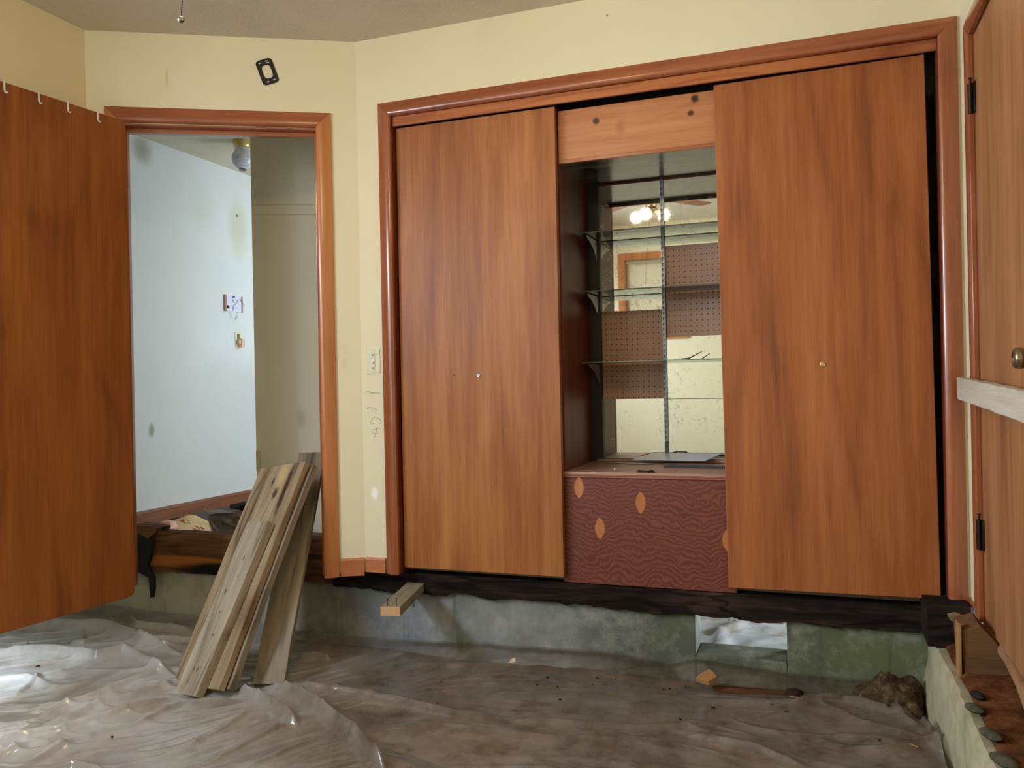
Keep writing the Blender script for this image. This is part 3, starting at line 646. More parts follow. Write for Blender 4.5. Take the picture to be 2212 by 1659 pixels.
# torn flooring edge curving under the right door
pts = [onX(2052, 1326, .47), onX(2085, 1332, .50), onX(2120, 1350, .52), onX(2150, 1382, .53), onX(2180, 1425, .535), onX(2205, 1475, .535), onX(2225, 1530, .535)]
b = MB(); rings = []
for i, p in enumerate(pts):
    q = .006*noise.noise((i*1.3, 0, 0)); rings.append([tuple(p+Vector(d)) for d in ((-.012, 0, -.012+q), (.012, 0, -.014), (.03, 0, .004), (.0, 0, .012+q), (-.012, 0, .006))])
b.loft(rings); tag(b.build('torn_floor_edge', wood('torn_tan_flooring', srgb(120, 84, 54), srgb(168, 126, 88), srgb(196, 156, 116), axis='Y', rough=.8, spec=.2), None, 0, True), 'torn tan flooring edge curving down under the right door', 'flooring scrap')
pts = [onY(x, y, 3.22) for x, y in ((2046, 1326), (2062, 1322), (2098, 1332), (2118, 1345), (2108, 1362), (2088, 1352), (2070, 1350), (2052, 1340))]
b = MB(); b.prism(pts, (0, .05, 0)); tag(b.build('broken_sill_plate', wood('broken_grey_tan', srgb(96, 78, 54), srgb(142, 116, 84), srgb(180, 150, 112), axis='X', rough=.85, spec=.2), None, .003), 'broken splintered tan plate below the corner of the closet casing', 'broken wood')

# ------------------------------------------------------------------ casings and baseboards
def casing(name, M, x0, x1, zt, z0l, z0r, W, mats, label, prof=None, left=True):
    r = thing(name, label, None, kind='structure'); r.matrix_world = M
    P = prof or [(0, 0), (0, .014), (.006, .020), (W*.30, .024), (W*.55, .022), (W*.88, .013), (W, .010), (W, 0)]
    if left:
        b = MB(); b.loft([[(x0-a, -t, z0l) for a, t in P], [(x0-a, -t, zt+a) for a, t in P]]); b.build('side_casing', mats[0], r, .0015, True)
    b = MB(); b.loft([[(x0-a, -t, zt+a) for a, t in P], [(x1+a, -t, zt+a) for a, t in P]]); b.build('head_casing', mats[1], r, .0015, True)
    b = MB(); b.loft([[(x1+a, -t, z0r) for a, t in P], [(x1+a, -t, zt+a) for a, t in P]]); b.build('side_casing', mats[2], r, .0015, True)
    return r
IL, IR = -1.776, .443
r = casing('trim_1', T(0, D, 0), IL, IR, 2.043, -.032, -.012, .064, (TRIM, TRIMX, TRIM), 'reddish wood casing around the closet opening')
b = MB(); b.box((IL-.02, .0, -.03), (IL, .10, 2.06)); b.build('side_jamb', CABSIDE, r, .002)
b = MB(); b.box((IR, .0, -.01), (IR+.02, .10, 2.06)); b.build('side_jamb', CABSIDE, r, .002)
b = MB(); b.box((IL, .0, 2.043), (IR, .10, 2.06)); b.build('head_jamb', CABSIDE, r)
b = MB(); b.box((IL, .006, 2.000), (IR, .020, 2.043)); b.build('track_fascia', FASC, r, .002)
b = MB(); b.box((IL, .022, 2.012), (IR, .075, 2.043)); b.build('door_track', BRONZE, r)
r = casing('trim_2', MW, DX0, DX1, 2.008, -.05, -.048, .068, (TRIMO, TRIMX, TRIMO), 'orange wood casing around the hall doorway')
def jset(r, x0, x1, h, zb, mat, matx):
    b = MB(); b.box((x0-.02, .0, zb), (x0, .115, h+.02)); b.build('side_jamb', mat, r, .0015)
    b = MB(); b.box((x1, .0, zb), (x1+.02, .115, h+.02)); b.build('side_jamb', mat, r, .0015)
    b = MB(); b.box((x0, .0, h), (x1, .115, h+.02)); b.build('head_jamb', matx, r, .0015)
    b = MB(); b.box((x0, .040, h-.020), (x1, .075, h)); b.build('head_stop', matx, r, .0015)
    b = MB(); b.box((x1-.011, .040, zb), (x1, .075, h-.012)); b.build('side_stop', mat, r, .0015)
    b = MB(); b.box((x0, .040, zb), (x0+.011, .075, h-.012)); b.build('side_stop', mat, r, .0015)
jset(r, DX0, DX1, 1.998, -.048, TRIM, TRIMX)
b = MB(); b.box((DX1-.002, .008, .845), (DX1+.001, .034, .905)); b.build('strike_plate', BRONZE, r, .001)
MR = T(RW, RD1, 0) @ RZ(-math.pi/2)          # right wall frame: x runs toward the camera
r = casing('trim_3', MR, .0, RD1-RD0, 1.948, .0, .0, .075, (TRIM, TRIM, TRIM), 'dark reddish casing around the door in the right wall')
b = MB(); b.box((-.02, .0, -.02), (.0, .11, 1.965)); b.build('side_jamb', TRIM, r); b = MB(); b.box((0, 0, 1.948), (RD1-RD0, .11, 1.965)); b.build('head_jamb', TRIM, r)
# baseboard pieces
r = thing('trim_4', 'orange baseboard piece left of the room corner', None, kind='structure')
b = MB(); b.prism([(-.112, -.0005, -.046), (-.112, -.013, -.046), (-.112, -.013, .026), (-.112, -.008, .035), (-.112, -.0005, .035)], (.107, 0, 0), MW); b.build('baseboard', BASEB, r, .001)
r = thing('trim_5', 'orange baseboard piece between the room corner and the closet casing', None, kind='structure')
b = MB(); b.prism([(CX+.007, D-.0005, -.030), (CX+.007, D-.013, -.030), (CX+.007, D-.013, .028), (CX+.007, D-.008, .037), (CX+.007, D-.0005, .037)], (.102, 0, 0)); b.build('baseboard', BASEB, r, .001)

r = thing('trim_6', 'short reddish baseboard piece in the right corner below the cream strip', None, kind='structure')
b = MB(); b.prism([(RW-.0005, RD1+.076, -.045), (RW-.012, RD1+.076, -.045), (RW-.012, RD1+.076, .014), (RW-.007, RD1+.076, .022), (RW-.0005, RD1+.076, .022)], (0, D-RD1-.077, 0)); b.build('baseboard', TRIM, r, .001)

# ------------------------------------------------------------------ doors
def slab(mb, M, w, z0, z1, t=.035): mb.box((0, 0, z0), (w, t, z1), M)
# open door, hinged on the left jamb, swung back toward the left wall
HNG = Vector((-2.757, 2.785, 0)); ang = math.atan2(2.235-2.785, -2.812+2.757)
d1 = thing('door_1', 'open orange-brown door swung back against the left wall', None, (HNG.x, HNG.y, 0), (0, 0, ang), kind='structure')
b = MB()
# long face is local y=0 .. -.035 behind (away from the camera); bottom edge slightly ragged near the hinge
zb = -.058
b.prism([(0, 0, zb+.020), (.006, 0, zb+.008), (.018, 0, zb+.003), (.05, 0, zb), (.72, 0, zb), (.72, 0, 1.982), (0, 0, 1.982)], (0, -.035, 0))
b.build('door_slab', DOORL, d1, .002)
b = MB(); b.tube([(-.003, -.030, 1.65), (-.003, -.030, 1.75)], .006, 10); b.box((-.0012, -.03, 1.65), (.0003, -.004, 1.75)); b.build('hinge', DARKM, d1)
b = MB(); b.tube([(-.003, -.030, .20), (-.003, -.030, .30)], .006, 10); b.box((-.0012, -.03, .20), (.0003, -.004, .30)); b.build('hinge', DARKM, d1)
b = MB(); b.tube([(.66, 0, .90), (.66, .045, .90)], .012, 12); b.lathe([(.001, .04), (.022, .045), (.028, .06), (.022, .075), (.001, .08)], 16, T(.66, 0, .90) @ RX(-math.pi/2)); b.build('door_knob', STEEL, d1, 0, True)
hooks = []
def hook_mb():
    b = MB(); t = .0014; w = .0034
    prof = [(-.037, -.03), (-.037, .002), (.002, .002), (.002, -.030), (.006, -.040), (.013, -.045), (.018, -.040)]   # (y across, z) from behind the door over the top to the curl
    rings = [[(-w, y, z), (w, y, z), (w, y+t*.3, z+t), (-w, y+t*.3, z+t)] for y, z in prof]
    b.loft(rings); return b
for s, lab in ((.530, 'white over-door hook leftmost on the open door, at the frame edge'), (.395, 'white over-door hook second from left on the open door'), (.272, 'white over-door hook third from left on the open door'), (.137, 'white over-door hook nearest the doorway on the open door')):
    p = HNG + Vector((math.cos(ang)*s, math.sin(ang)*s, 1.982))
    if not hooks: h = hook_mb().build('door_hook', WHITEP, None, .0004)
    else: h = copy_tree(hooks[0])
    h.location = p; h.rotation_euler = (0, 0, ang); tag(h, lab, 'hook', 'white hooks over the open door'); hooks.append(h)

# closet sliding doors
def sliding(name, x0, x1, y, z0, z1, mat, label, pull, tilt=0):
    r = thing(name, label, 'sliding door', (x0, y, z0), (0, tilt, 0))
    b = MB(); b.box((0, 0, 0), (x1-x0, .030, z1-z0)); b.build('door_panel', mat, r, .002)
    px, pz = pull
    b = MB(); M = T(px-x0, 0, pz-z0) @ RX(math.pi/2)
    b.lathe([(.0105, -.002), (.0105, .002), (.0085, .003), (.0075, .001), (.001, .0006)], 24, M); b.build('finger_pull', STEEL, r, 0, True)
    return r
YD = D+.028
lx0, lx1 = onY(874, 1227, YD).x, onY(1207, 700, YD).x
pp = onY(1033, 810, YD); sl = sliding('sliding_closet_door', lx0, lx1, YD, -.006, 1.996, DOORW, 'orange-brown flush sliding door covering the left third of the closet', (pp.x, pp.z))
q = onY(981, 811, YD)
b = MB(); b.lathe([(.001, .0004), (.0032, .0004), (.0032, -.001), (.001, -.001)], 10, T(q.x-lx0, 0, q.z+.006) @ RX(math.pi/2)); b.build('screw_hole', HOLE, sl)
rx0, rx1 = onY(1563, 720, YD).x, onY(2021, 700, YD).x
pp = onY(1783, 789, YD); sr = sliding('sliding_closet_door', rx0, rx1, YD, -.006, 1.992, DOORR, 'orange-brown flush sliding door covering the right of the closet beside the dark gap', (pp.x, pp.z), -.010)
sr.children[1].active_material = BRASS

# door in the right wall
d2 = thing('door_2', 'closed wooden door in the right wall', None, (RW+.002, RD1-.004, 0), (0, 0, -math.pi/2), kind='structure')
b = MB(); b.box((0, 0, -.004), (RD1-RD0-.008, .035, 1.944)); b.build('door_slab', DOORX, d2, .002)
for z in (1.735, .290):
    b = MB(); b.tube([(-.006, -.012, z-.05), (-.006, -.012, z+.05)], .009, 12); b.box((-.012, -.006, z-.05), (.022, -.001, z+.05)); b.tube([(-.006, -.012, z+.05), (-.006, -.012, z+.066)], .004, 8); b.lathe([(.001, 0), (.007, 0), (.007, .003), (.001, .004)], 12, T(-.006, -.012, z+.066)); b.build('hinge', DARKM, d2, .0008, True)
b = MB(); M = T(.762, 0, .858) @ RX(math.pi/2)
b.lathe([(.001, 0), (.030, 0), (.030, .004), (.012, .007), (.010, .022), (.020, .028), (.026, .036), (.026, .050), (.021, .056), (.016, .057), (.015, .053), (.001, .053)], 28, M); b.build('door_knob', plain('satin_brass_knob', srgb(150, 134, 104), .3, metal=.9), d2, 0, True)
# whitewashed plank nailed across it
A = Vector((.482, 3.27, .775)); Bq = Vector((.470, 1.75, .725))
r = thing('barricade_plank', 'whitish weathered plank fixed across the right-hand door', 'plank', A)
axv = (Bq-A); L = axv.length
b = MB(); b.prism([(-.014, .0, -.040), (-.014, .0, .036), (.004, .02, .040), (.004, .02, -.042)], tuple(axv)); 
b = MB(); e = Vector(axv)
front = [(-.013, -.018, -.037), (-.013, -.018, .037)]; back = [(.010, .018, .040), (.010, .018, -.042)]
ring0 = [front[0], front[1], back[0], back[1]]
n = 26; rings = []
for i in range(n+1):
    t = i/n; o = e*t; rr = []
    for j, p in enumerate(ring0):
        q = Vector(p) + o
        if i > 0: q += Vector((0, 0, .004*noise.noise((t*14, j*3, 1))))
        if i == 0 and j < 2: q += Vector((0, -.012, 0))
        rr.append(tuple(q))
    rings.append(rr)
b.loft(rings); b.build('board', WHITEW, r, .002)

# ------------------------------------------------------------------ display cabinet in the middle of the closet
CX0, CX1, CYF, CYB = -1.010, -.318, 3.42, 3.915
cab = thing('display_cabinet', 'built-in display cabinet with mirrors, glass shelves and red front between the sliding doors', 'cabinet', (0, 0, 0))
b = MB(); b.box((CX0-.018, CYF+.006, -.02), (CX0, CYB, 2.0)); b.build('side_panel', CABSIDE, cab, .002)
b = MB(); b.box((CX1, CYF+.006, -.02), (CX1+.018, CYB, 2.0)); b.build('side_panel', CABSIDE, cab, .002)
b = MB(); b.box((CX0-.002, CYF, 1.776), (CX1+.015, CYF+.02, 1.988)); b.build('header_board', HEADERB, cab, .002)
b = MB(); b.box((CX0-.002, CYF-.004, 1.760), (CX1+.015, CYF+.018, 1.776)); b.build('header_lip', TRIMX, cab, .0015)
b = MB(); b.box((CX0, CYF+.02, 1.775), (CX1, CYB, 1.790)); b.build('ceiling_board', CABTOP, cab)
b = MB(); b.box((CX0, CYB, .44), (CX1, CYB+.012, 1.80)); b.build('back_panel', CABSIDE, cab)
b = MB(); b.box((CX0-.004, CYF-.004, .428), (CX1+.012, CYB, .440)); b.build('counter', COUNTER, cab, .002)
b = MB(); b.prism([(CX0-.004, CYF+.004, .415), (CX0-.004, CYF-.007, .416), (CX0-.004, CYF-.007, .421), (CX0-.004, CYF-.004, .4225), (CX0-.004, CYF-.007, .424), (CX0-.004, CYF-.007, .4275), (CX0-.004, CYF+.004, .428)], (CX1-CX0+.016, 0, 0)); b.build('counter_edge', wood('counter_edge_red', srgb(110, 56, 42), srgb(146, 84, 66), srgb(168, 106, 86), axis='X', rough=.4), cab, .001)
fp = MB().box((CX0-.014, CYF, -.036), (CX1+.014, CYF+.018, .415)).build('front_panel', REDPLY, cab, .002)
for px, py in ((1251, 1053), (1384, 1086), (1296, 1141), (1572, 1167)):
    p = onY(px, py, CYF); h, wd = .0475, .0215
    pts = []
    for i in range(13):
        t = -1+2*i/12; pts.append((p.x + wd*(1-t*t)**.9, CYF-.0015, p.z+h*t))
    for i in range(1, 12):
        t = 1-2*i/12; pts.append((p.x - wd*(1-t*t)**.9, CYF-.0015, p.z+h*t))
    MB().prism(pts, (0, .003, 0)).build('leaf_inlay', LEAF, fp)
YM = CYB-.006
xl0, xl1, xr0, xr1 = -.955, -.662, -.645, CX1-.004
def panel(name, x0, x1, z0, z1, mat, y=YM): 
    return MB().box((x0, y, z0), (x1, y+.005, z1)).build(name, mat, cab, .0008)
panel('mirror', xl0, xl1, 1.158, 1.765, MIRROR); panel('pegboard', xl0, xl1, .738, 1.158, PEG); panel('mirror', xl0, xl1, .445, .738, MIRROR)
panel('mirror', xr0, xr1, 1.452, 1.765, MIRROR); panel('pegboard', xr0, xr1, 1.027, 1.452, PEG); panel('mirror', xr0, xr1, .735, 1.027, MIRROR); panel('mirror', xr0, xr1, .445, .734, MIRROR)
def standard(x, z0=.535):
    b = MB(); y = YM-.001
    b.box((x-.008, y-.012, z0), (x-.005, y, 1.762)); b.box((x+.005, y-.012, z0), (x+.008, y, 1.762)); b.box((x-.008, y-.003, z0), (x+.008, y, 1.762))
    z = z0
    while z < 1.755:
        b.box((x-.005, y-.012, z), (x+.005, y-.009, z+.012)); z += .0254
    s = b.build('slotted_standard', STDM, cab)
    b = MB(); b.box((x-.009, y-.010, .441), (x+.009, y, z0-.003)); b.build('standard_backing', wood('grey_backing_strip', srgb(56, 54, 56), srgb(82, 80, 84), srgb(100, 98, 100), rough=.5), s)
standard(-.965); standard(-.653)
MB().box((CX0, YM-.02, .44), (-.955, YM+.005, 1.775)).build('corner_strip', plain('dark_corner_strip', srgb(36, 26, 24), .5), cab)
# brackets and shelves
SH = [(1.500, 'glass shelf uppermost in the display cabinet'), (1.232, 'glass shelf in the middle of the display cabinet'), (.908, 'glass shelf lowest in the display cabinet, holding a thin stick')]
YS0, YS1 = 3.665, 3.885
def bracket(x, z):
    y = YM-.010
    pts = [(x-.0015, y, z-.004), (x-.0015, y-.215, z-.004), (x-.0015, y-.205, z-.014), (x-.0015, y-.14, z-.030), (x-.0015, y-.08, z-.055), (x-.0015, y-.04, z-.085), (x-.0015, y, z-.095)]
    return MB().prism(pts, (.003, 0, 0))
PALEM = plain('pale_steel_bracket', srgb(150, 148, 138), .35, metal=.6)
hts = ('top', 'middle', 'lowest')
for (z, lab), hname in zip(SH, hts):
    b = MB(); b.box((CX0+.015, YS0, z), (CX1-.006, YS1, z+.006))
    tag(b.build('glass_shelf', SHELFG, None, .0008), lab, 'shelf', 'glass shelves in the display cabinet')
    for x, side in ((-.965, 'left'),):
        tag(bracket(x, z).build('shelf_bracket', PALEM, None, .0005), f'curved steel bracket under the {hname} glass shelf on the {side} slotted standard', 'bracket', 'shelf brackets in the display cabinet')
# things in the cabinet
b = MB(); p0 = onY(1487, 775, 3.70); b.tube([(p0.x-.03, 3.70, .917), (p0.x, 3.71, .918), (p0.x+.052, 3.76, .948)], [.002, .003, .0015], 6)
tag(b.build('thin_stick', RUST, None, 0, True), 'thin dark stick lying on the lowest glass shelf', 'stick')
zc = .441
b = MB(); b.box((CX0+.03, 3.862, zc), (CX1-.01, 3.895, zc+.010)); tag(b.build('wood_strip', COUNTER, None, .003), 'brown wood strip lying along the back of the cabinet counter', 'wood strip')
c4 = [onZ(1376, 998, zc+.014), onZ(1518, 998, zc+.016), onZ(1546, 974, zc+.03), onZ(1420, 974, zc+.03)]
c4 = [Vector((-.800, 3.792, .4550)), Vector((-.462, 3.800, .4550)), Vector((-.400, 3.893, .4800)), Vector((-.722, 3.893, .4800))]
b = MB(); b.prism(c4, (0, 0, .003)); tag(b.build('mirror_plate', plain('reflected_daylight_plate', srgb(206, 218, 232), .3), None, .0006), 'loose silvery mirror plate lying at the back of the cabinet counter', 'mirror')  # pale blue paints in the daylight this plate would mirror
b = MB(); b.prism([(-.985, 3.80, zc+.001), (-.70, 3.745, zc+.001), (-.69, 3.78, zc+.001), (-.965, 3.82, zc+.001)], (0, 0, .002)); tag(b.build('sheet_scrap', GREYPL, None), 'thin grey sheet scrap lying left on the cabinet counter', 'scrap')
pa, pb = onZ(1434, 1006, zc+.006), onZ(1580, 1008, zc+.006)
b = MB(); b.prism([pa+Vector((0, -.008, -.0045)), pa+Vector((0, .012, -.0045)), pa+Vector((0, .012, .004)), pa+Vector((0, -.006, .006))], Vector((CX1-.004, pb.y-.02, pa.z))-pa); tag(b.build('trim_strip', BLACKP, None, .002), 'shiny black trim strip lying on the right of the cabinet counter', 'trim strip')
p = onZ(1395, 1017, zc+.006)
hd = thing('drawer_pull', 'dark bronze bail pull lying loose on the front of the cabinet counter', 'handle', (p.x, p.y, zc))
b = MB(); b.box((-.040, -.006, 0), (.040, .006, .002)); b.lathe([(.001, 0), (.012, 0), (.011, .004), (.001, .007)], 16, T(-.026, 0, .002)); b.lathe([(.001, 0), (.012, 0), (.011, .004), (.001, .007)], 16, T(.026, 0, .002)); b.build('back_plate', BRONZE, hd, 0, True)
b = MB(); b.tube([(-.027, 0, .007), (-.029, -.006, .009), (-.018, -.012, .006), (0, -.013, .005), (.018, -.012, .006), (.029, -.006, .009), (.027, 0, .007)], .0028, 8); b.build('bail', BRONZE, hd, 0, True)
for i, (px, py, s, lab) in enumerate([(1328, 1014, .005, 'tiny white crumb left of the bronze pull on the counter'), (1337, 1016, .004, 'tiny grey crumb left of the bronze pull on the counter'), (1460, 1018, .003, 'tiny dark crumb right of the bronze pull on the counter')]):
    p = onZ(px, py, zc); b = MB(); b.lathe([(.001, 0), (s, s*.2), (s*.7, s*.9), (.001, s)], 7, T(p.x, p.y, zc)); tag(b.build('crumb', WHITEP if i == 0 else GREYPL), lab, 'crumb')

# ------------------------------------------------------------------ leaning planks
def plank(name, base, top, wdir, W, t, mat, label, seed, chipc=0):
    ax = (top-base); L = ax.length; z = ax.normalized(); x = (Vector(wdir) - z*Vector(wdir).dot(z)).normalized(); y = z.cross(x).normalized()
    if y.dot(FWD) < 0: y = -y
    M = Matrix((( x.x, y.x, z.x, base.x), (x.y, y.y, z.y, base.y), (x.z, y.z, z.z, base.z), (0, 0, 0, 1)))
    b = MB(); n = 40; rings = []
    for i in range(n+1):
        s = i/n; zz = L*s; e = .0025
        w0 = e*noise.noise((s*9, seed, 0)); w1 = e*noise.noise((s*9, seed, 5)); bow = .004*math.sin(s*3.1+seed)
        rings.append([(-W/2+w0, bow, zz), (W/2+w1, bow, zz), (W/2+w1, t+bow, zz), (-W/2+w0, t+bow, zz)])
    b.loft(rings)
    o = b.build(name, mat, None, .0022); o.matrix_world = M
    return tag(o, label, 'plank', 'weathered planks leaning in the doorway')
def lean(BL, BR, slope, gz):
    p, q = onZ(*BL, gz), onZ(*BR, gz); wd = (q-p).normalized(); h = Vector((-wd.y, wd.x, 0)); a = math.radians(slope)
    ld = h*math.cos(a) + Vector((0, 0, math.sin(a))); n = wd.cross(ld).normalized(); n = n if n.dot(FWD) > 0 else -n
    return p, n
def plank_on(px, p, n, off, t, mat, label, seed):
    BL, BR, TR, TL = [onp(x, y, p+n*off, n) for x, y in px]
    W = ((BR-BL).length*.5 + (TR-TL).length*.5); bm, tm = (BL+BR)/2, (TL+TR)/2; axd = (tm-bm).normalized()
    wd = (BR-BL).normalized(); W *= math.sqrt(max(.2, 1-wd.dot(axd)**2))
    bm.z = max(bm.z, sheet(bm.x, bm.y)+.004)
    return plank('leaning_plank', bm, tm, tuple(wd), W, t, mat, label, seed)
p, n = lean((375.6, 1490), (418, 1510), 57, -.372)
plank_on([(375.6, 1490), (418, 1510), (579, 1129), (538, 1124)], p, n, 0, .038, OLDW, 'shortest light grey plank, frontmost of the leaning pile', 1)
plank_on([(375, 1468), (464, 1508), (656, 1011), (570, 999)], p, n, .043, .030, OLDW2, 'wide brown-stained plank directly behind the shortest leaning plank', 2)
plank_on([(400, 1466), (488, 1504), (671, 1018), (588, 1003)], p, n, .079, .030, OLDW3, 'grey plank mostly hidden behind the wide brown-stained leaning plank', 3)
p, n = lean((548, 1477), (611, 1478), 53, -.378)
plank_on([(548, 1477), (611, 1478), (703, 975), (643, 977)], p, n, 0, .030, OLDW3, 'separate grey plank at the right of the leaning pile, top hidden by the door casing', 4)

# stud stub jutting from under the closet
e0, e1 = onZ(843, 1312, -.088), onZ(920, 1238, -.088)
dirv = (e1-e0); dirv.z = 0; Ls = .62; dirv.normalize(); side = Vector((dirv.y, -dirv.x, 0))
st = thing('stud_stub', 'two-by-four stub with nails jutting out from under the left closet door', 'lumber', (e0.x, e0.y, -.1245), (0, 0, math.atan2(dirv.y, dirv.x)-math.pi/2))
b = MB(); b.box((-.042, .004, 0), (.042, Ls, .038)); b.build('stud', STUD, st, .002)
b = MB(); b.box((-.0415, -.002, .0005), (.0415, .0045, .0375)); b.build('cut_end', ENDGR, st, .0015)
for x, y, l in ((-.016, .02, .030), (.020, .022, .032)):
    b = MB(); b.tube([(x, y, .03), (x, y, .038+l)], .0016, 6); b.lathe([(.001, 0), (.0042, 0), (.0042, .0015), (.001, .002)], 8, T(x, y, .037+l)); b.build('nail', RUST, st)
b = MB(); b.tube([(.04, .17, .02), (.054, .168, .012), (.058, .165, -.006)], .0016, 6); b.build('nail', RUST, st)

# ------------------------------------------------------------------ small fittings on the walls
def on_wall(px, py, M, off=0):
    n = M.to_3x3() @ Vector((0, -1, 0)); p = M @ Vector((0, 0, 0)); return onp(px, py, p+n*off, n)
# switch on the closet wall strip
p = onY(807, 781, D); sw = thing('light_switch', 'ivory toggle light switch plate between the doorway and closet casings', 'light switch', (p.x, D, p.z))
b = MB(); b.prism([(-.035, 0, -.057), (.035, 0, -.057), (.035, 0, .057), (-.035, 0, .057)], (0, -.003, 0)); b.box((-.034, -.0045, .034), (.034, -.003, .056)); b.box((-.034, -.0045, -.056), (.034, -.003, -.034)); b.box((-.009, -.0055, -.056), (.009, -.003, .056)); b.build('switch_plate', IVORY, sw, .0012)
b = MB(); b.prism([(-.0045, -.0055, -.011), (.0045, -.0055, -.011), (.004, -.016, -.008), (-.004, -.016, -.008)], (0, .0, .010)); b.box((-.006, -.007, -.013), (.006, -.005, .013)); b.build('toggle', WHITEP, sw, .0008)
for z in (.030, -.030):
    b = MB(); b.lathe([(.001, 0), (.0034, 0), (.003, .0012), (.001, .0014)], 12, T(0, -.0052, z) @ RX(math.pi/2)); b.build('screw', RUST, sw)
# pencil notes
def strokes(pls, parent_label):
    b = MB()
    for pl in pls:
        pts = [onY(x, y, D-.0004) for x, y in pl]; b.tube(pts, .0009, 5)
    return b
s = 7.543
def zp(*a): return [(760+x/s, 740+y/s) for x, y in a]
b = strokes([zp((215,822),(250,795),(300,805),(330,826),(400,822),(470,826)), zp((290,830),(340,815),(400,836)),
    zp((245,1085),(255,1055),(285,1052),(295,1070),(270,1088),(248,1082)), zp((310,1060),(350,1058),(330,1090),(318,1112)), zp((362,1072),(390,1066),(400,1080),(362,1112),(405,1108)),
    zp((385,1205),(340,1235),(305,1290),(310,1328),(340,1335),(365,1318),(350,1310),(325,1325)), zp((402,1228),(408,1248)), zp((418,1222),(424,1245)),
    zp((425,1246),(448,1236),(466,1238),(472,1250),(464,1264),(444,1275)), zp((444,1275),(470,1277),(486,1290),(482,1306),(464,1316),(440,1312)),
    zp((475,1395),(410,1400),(350,1420),(335,1450),(370,1485),(430,1485)), zp((412,1378),(395,1470),(358,1570))], '')
o = b.build('pencil_note', PENCIL, wall_back)
# black gasket plate above the doorway
gp = on_wall(577.5, 155, MW, .001)
g = thing('gasket_plate', 'black oblong mounting plate with a hole, stuck tilted on the wall above the doorway', 'mounting plate', gp); g.rotation_euler = (0, math.radians(-19), TH)
g.rotation_mode = 'XYZ'; g.matrix_world = T(*gp) @ RZ(TH) @ RY(math.radians(-19))
def ringplate(ow, oh, iw, ih, rr_o, rr_i, n=40):
    def sup(w, h, k, i):
        a = 2*math.pi*i/n; c, s_ = math.cos(a), math.sin(a); p = 2/k
        return (w*math.copysign(abs(c)**p, c), h*math.copysign(abs(s_)**p, s_))
    v = []; f = []
    for i in range(n):
        ox, oz = sup(ow, oh, rr_o, i); ix, iz = sup(iw, ih, rr_i, i)
        ox = max(-ow*.94, min(ow*.94, ox*1.06))
        v += [(ox, 0, oz), (ix, 0, iz), (ox, -.002, oz), (ix, -.002, iz)]
    for i in range(n):
        a, c = 4*i, 4*((i+1) % n)
        f += [(a+2, c+2, c+3, a+3), (a, a+1, c+1, c), (a, c, c+2, a+2), (a+1, a+3, c+3, c+1)]
    return MB().add(v, f)
ringplate(.040, .058, .020, .030, 4.2, 3.4).build('plate', BLACKP, g, 0, True)
for x, z in ((-.018, .044), (.012, .046), (.016, .038), (.018, -.043), (-.012, -.045)):
    MB().box((x-.006, -.0024, z-.0022), (x+.006, -.0019, z+.0022)).build('slot', IVORY, g)
# hall thermostat plate and outlet
def hallpt(px, py): return onX(px, py, HX)
a, c = hallpt(482, 636), hallpt(522, 676)
th = thing('thermostat_plate', 'white thermostat back plate with loose wires on the hall wall', 'thermostat', (HX, (a.y+c.y)/2, (a.z+c.z)/2), (0, 0, math.pi/2))
hw, hh = abs(c.y-a.y)/2*.95, abs(a.z-c.z)/2
b = MB(); b.box((-hw, -.010, -hh), (hw, 0, hh)); b.build('back_plate', PLATEW, th, .002)
b = MB(); b.box((-hw-.004, -.016, -hh), (-hw+.016, 0, hh)); b.build('side_rail', plain('pinkish_bracket', srgb(170, 128, 112), .5), th, .002)
b = MB(); b.box((hw-.010, -.014, -hh), (hw+.004, 0, hh)); b.build('side_rail', plain('pinkish_bracket_right', srgb(170, 128, 112), .5), th, .002)
MB().box((-.012, -.013, hh-.016), (.012, -.009, hh-.004)).build('terminal', plain('blue_terminal', srgb(60, 84, 170), .5), th)
MB().box((-hw+.022, -.013, -hh+.02), (-hw+.044, -.009, -hh+.042)).build('knockout', HOLE, th)
b = MB(); b.tube([(-.015, -.012, .03), (-.008, -.02, .01), (-.010, -.016, -.02), (-.012, -.012, -.05)], .0018, 6); b.tube([(.045, -.012, .03), (.03, -.02, .015), (.01, -.02, -.005), (.0, -.014, -.01)], .0018, 6); b.tube([(hw*.7, -.014, .04), (hw+.012, -.016, .0), (hw+.002, -.012, -.03)], .0018, 6); b.build('wire', plain('brown_wire', srgb(150, 120, 100), .5), th)
b = MB(); b.tube([(-.035, -.006, -hh), (-.03, -.01, -hh-.03), (-.015, -.012, -hh-.055)], .0014, 6); b.tube([(.04, -.006, -hh), (.04, -.014, -hh-.02), (.025, -.012, -hh-.05), (.015, -.01, -hh-.055)], .002, 6); b.build('wire', plain('white_wire', srgb(190, 190, 180), .5), th)
a, c = hallpt(505, 717), hallpt(523, 752)
ot = thing('wall_outlet', 'cream wall outlet with a tan plug-in adapter on the hall wall below the thermostat', 'outlet', (HX, (a.y+c.y)/2, (a.z+c.z)/2), (0, 0, math.pi/2))
b = MB(); b.box((-.034, -.005, -.057), (.034, 0, .057)); b.build('outlet_plate', IVORY, ot, .002)
MB().box((-.016, -.008, .012), (.016, -.004, .044)).build('socket', plain('dark_tan_socket', srgb(120, 112, 88), .5), ot, .003)
b = MB(); b.box((-.012, -.045, -.055), (.022, -.005, .010)); b.lathe([(.001, 0), (.020, 0), (.020, .02), (.016, .026), (.001, .027)], 16, T(-.008, -.01, -.015) @ RX(math.pi/2)); b.build('plug_adapter', plain('tan_plug', srgb(220, 192, 160), .45), ot, .003)
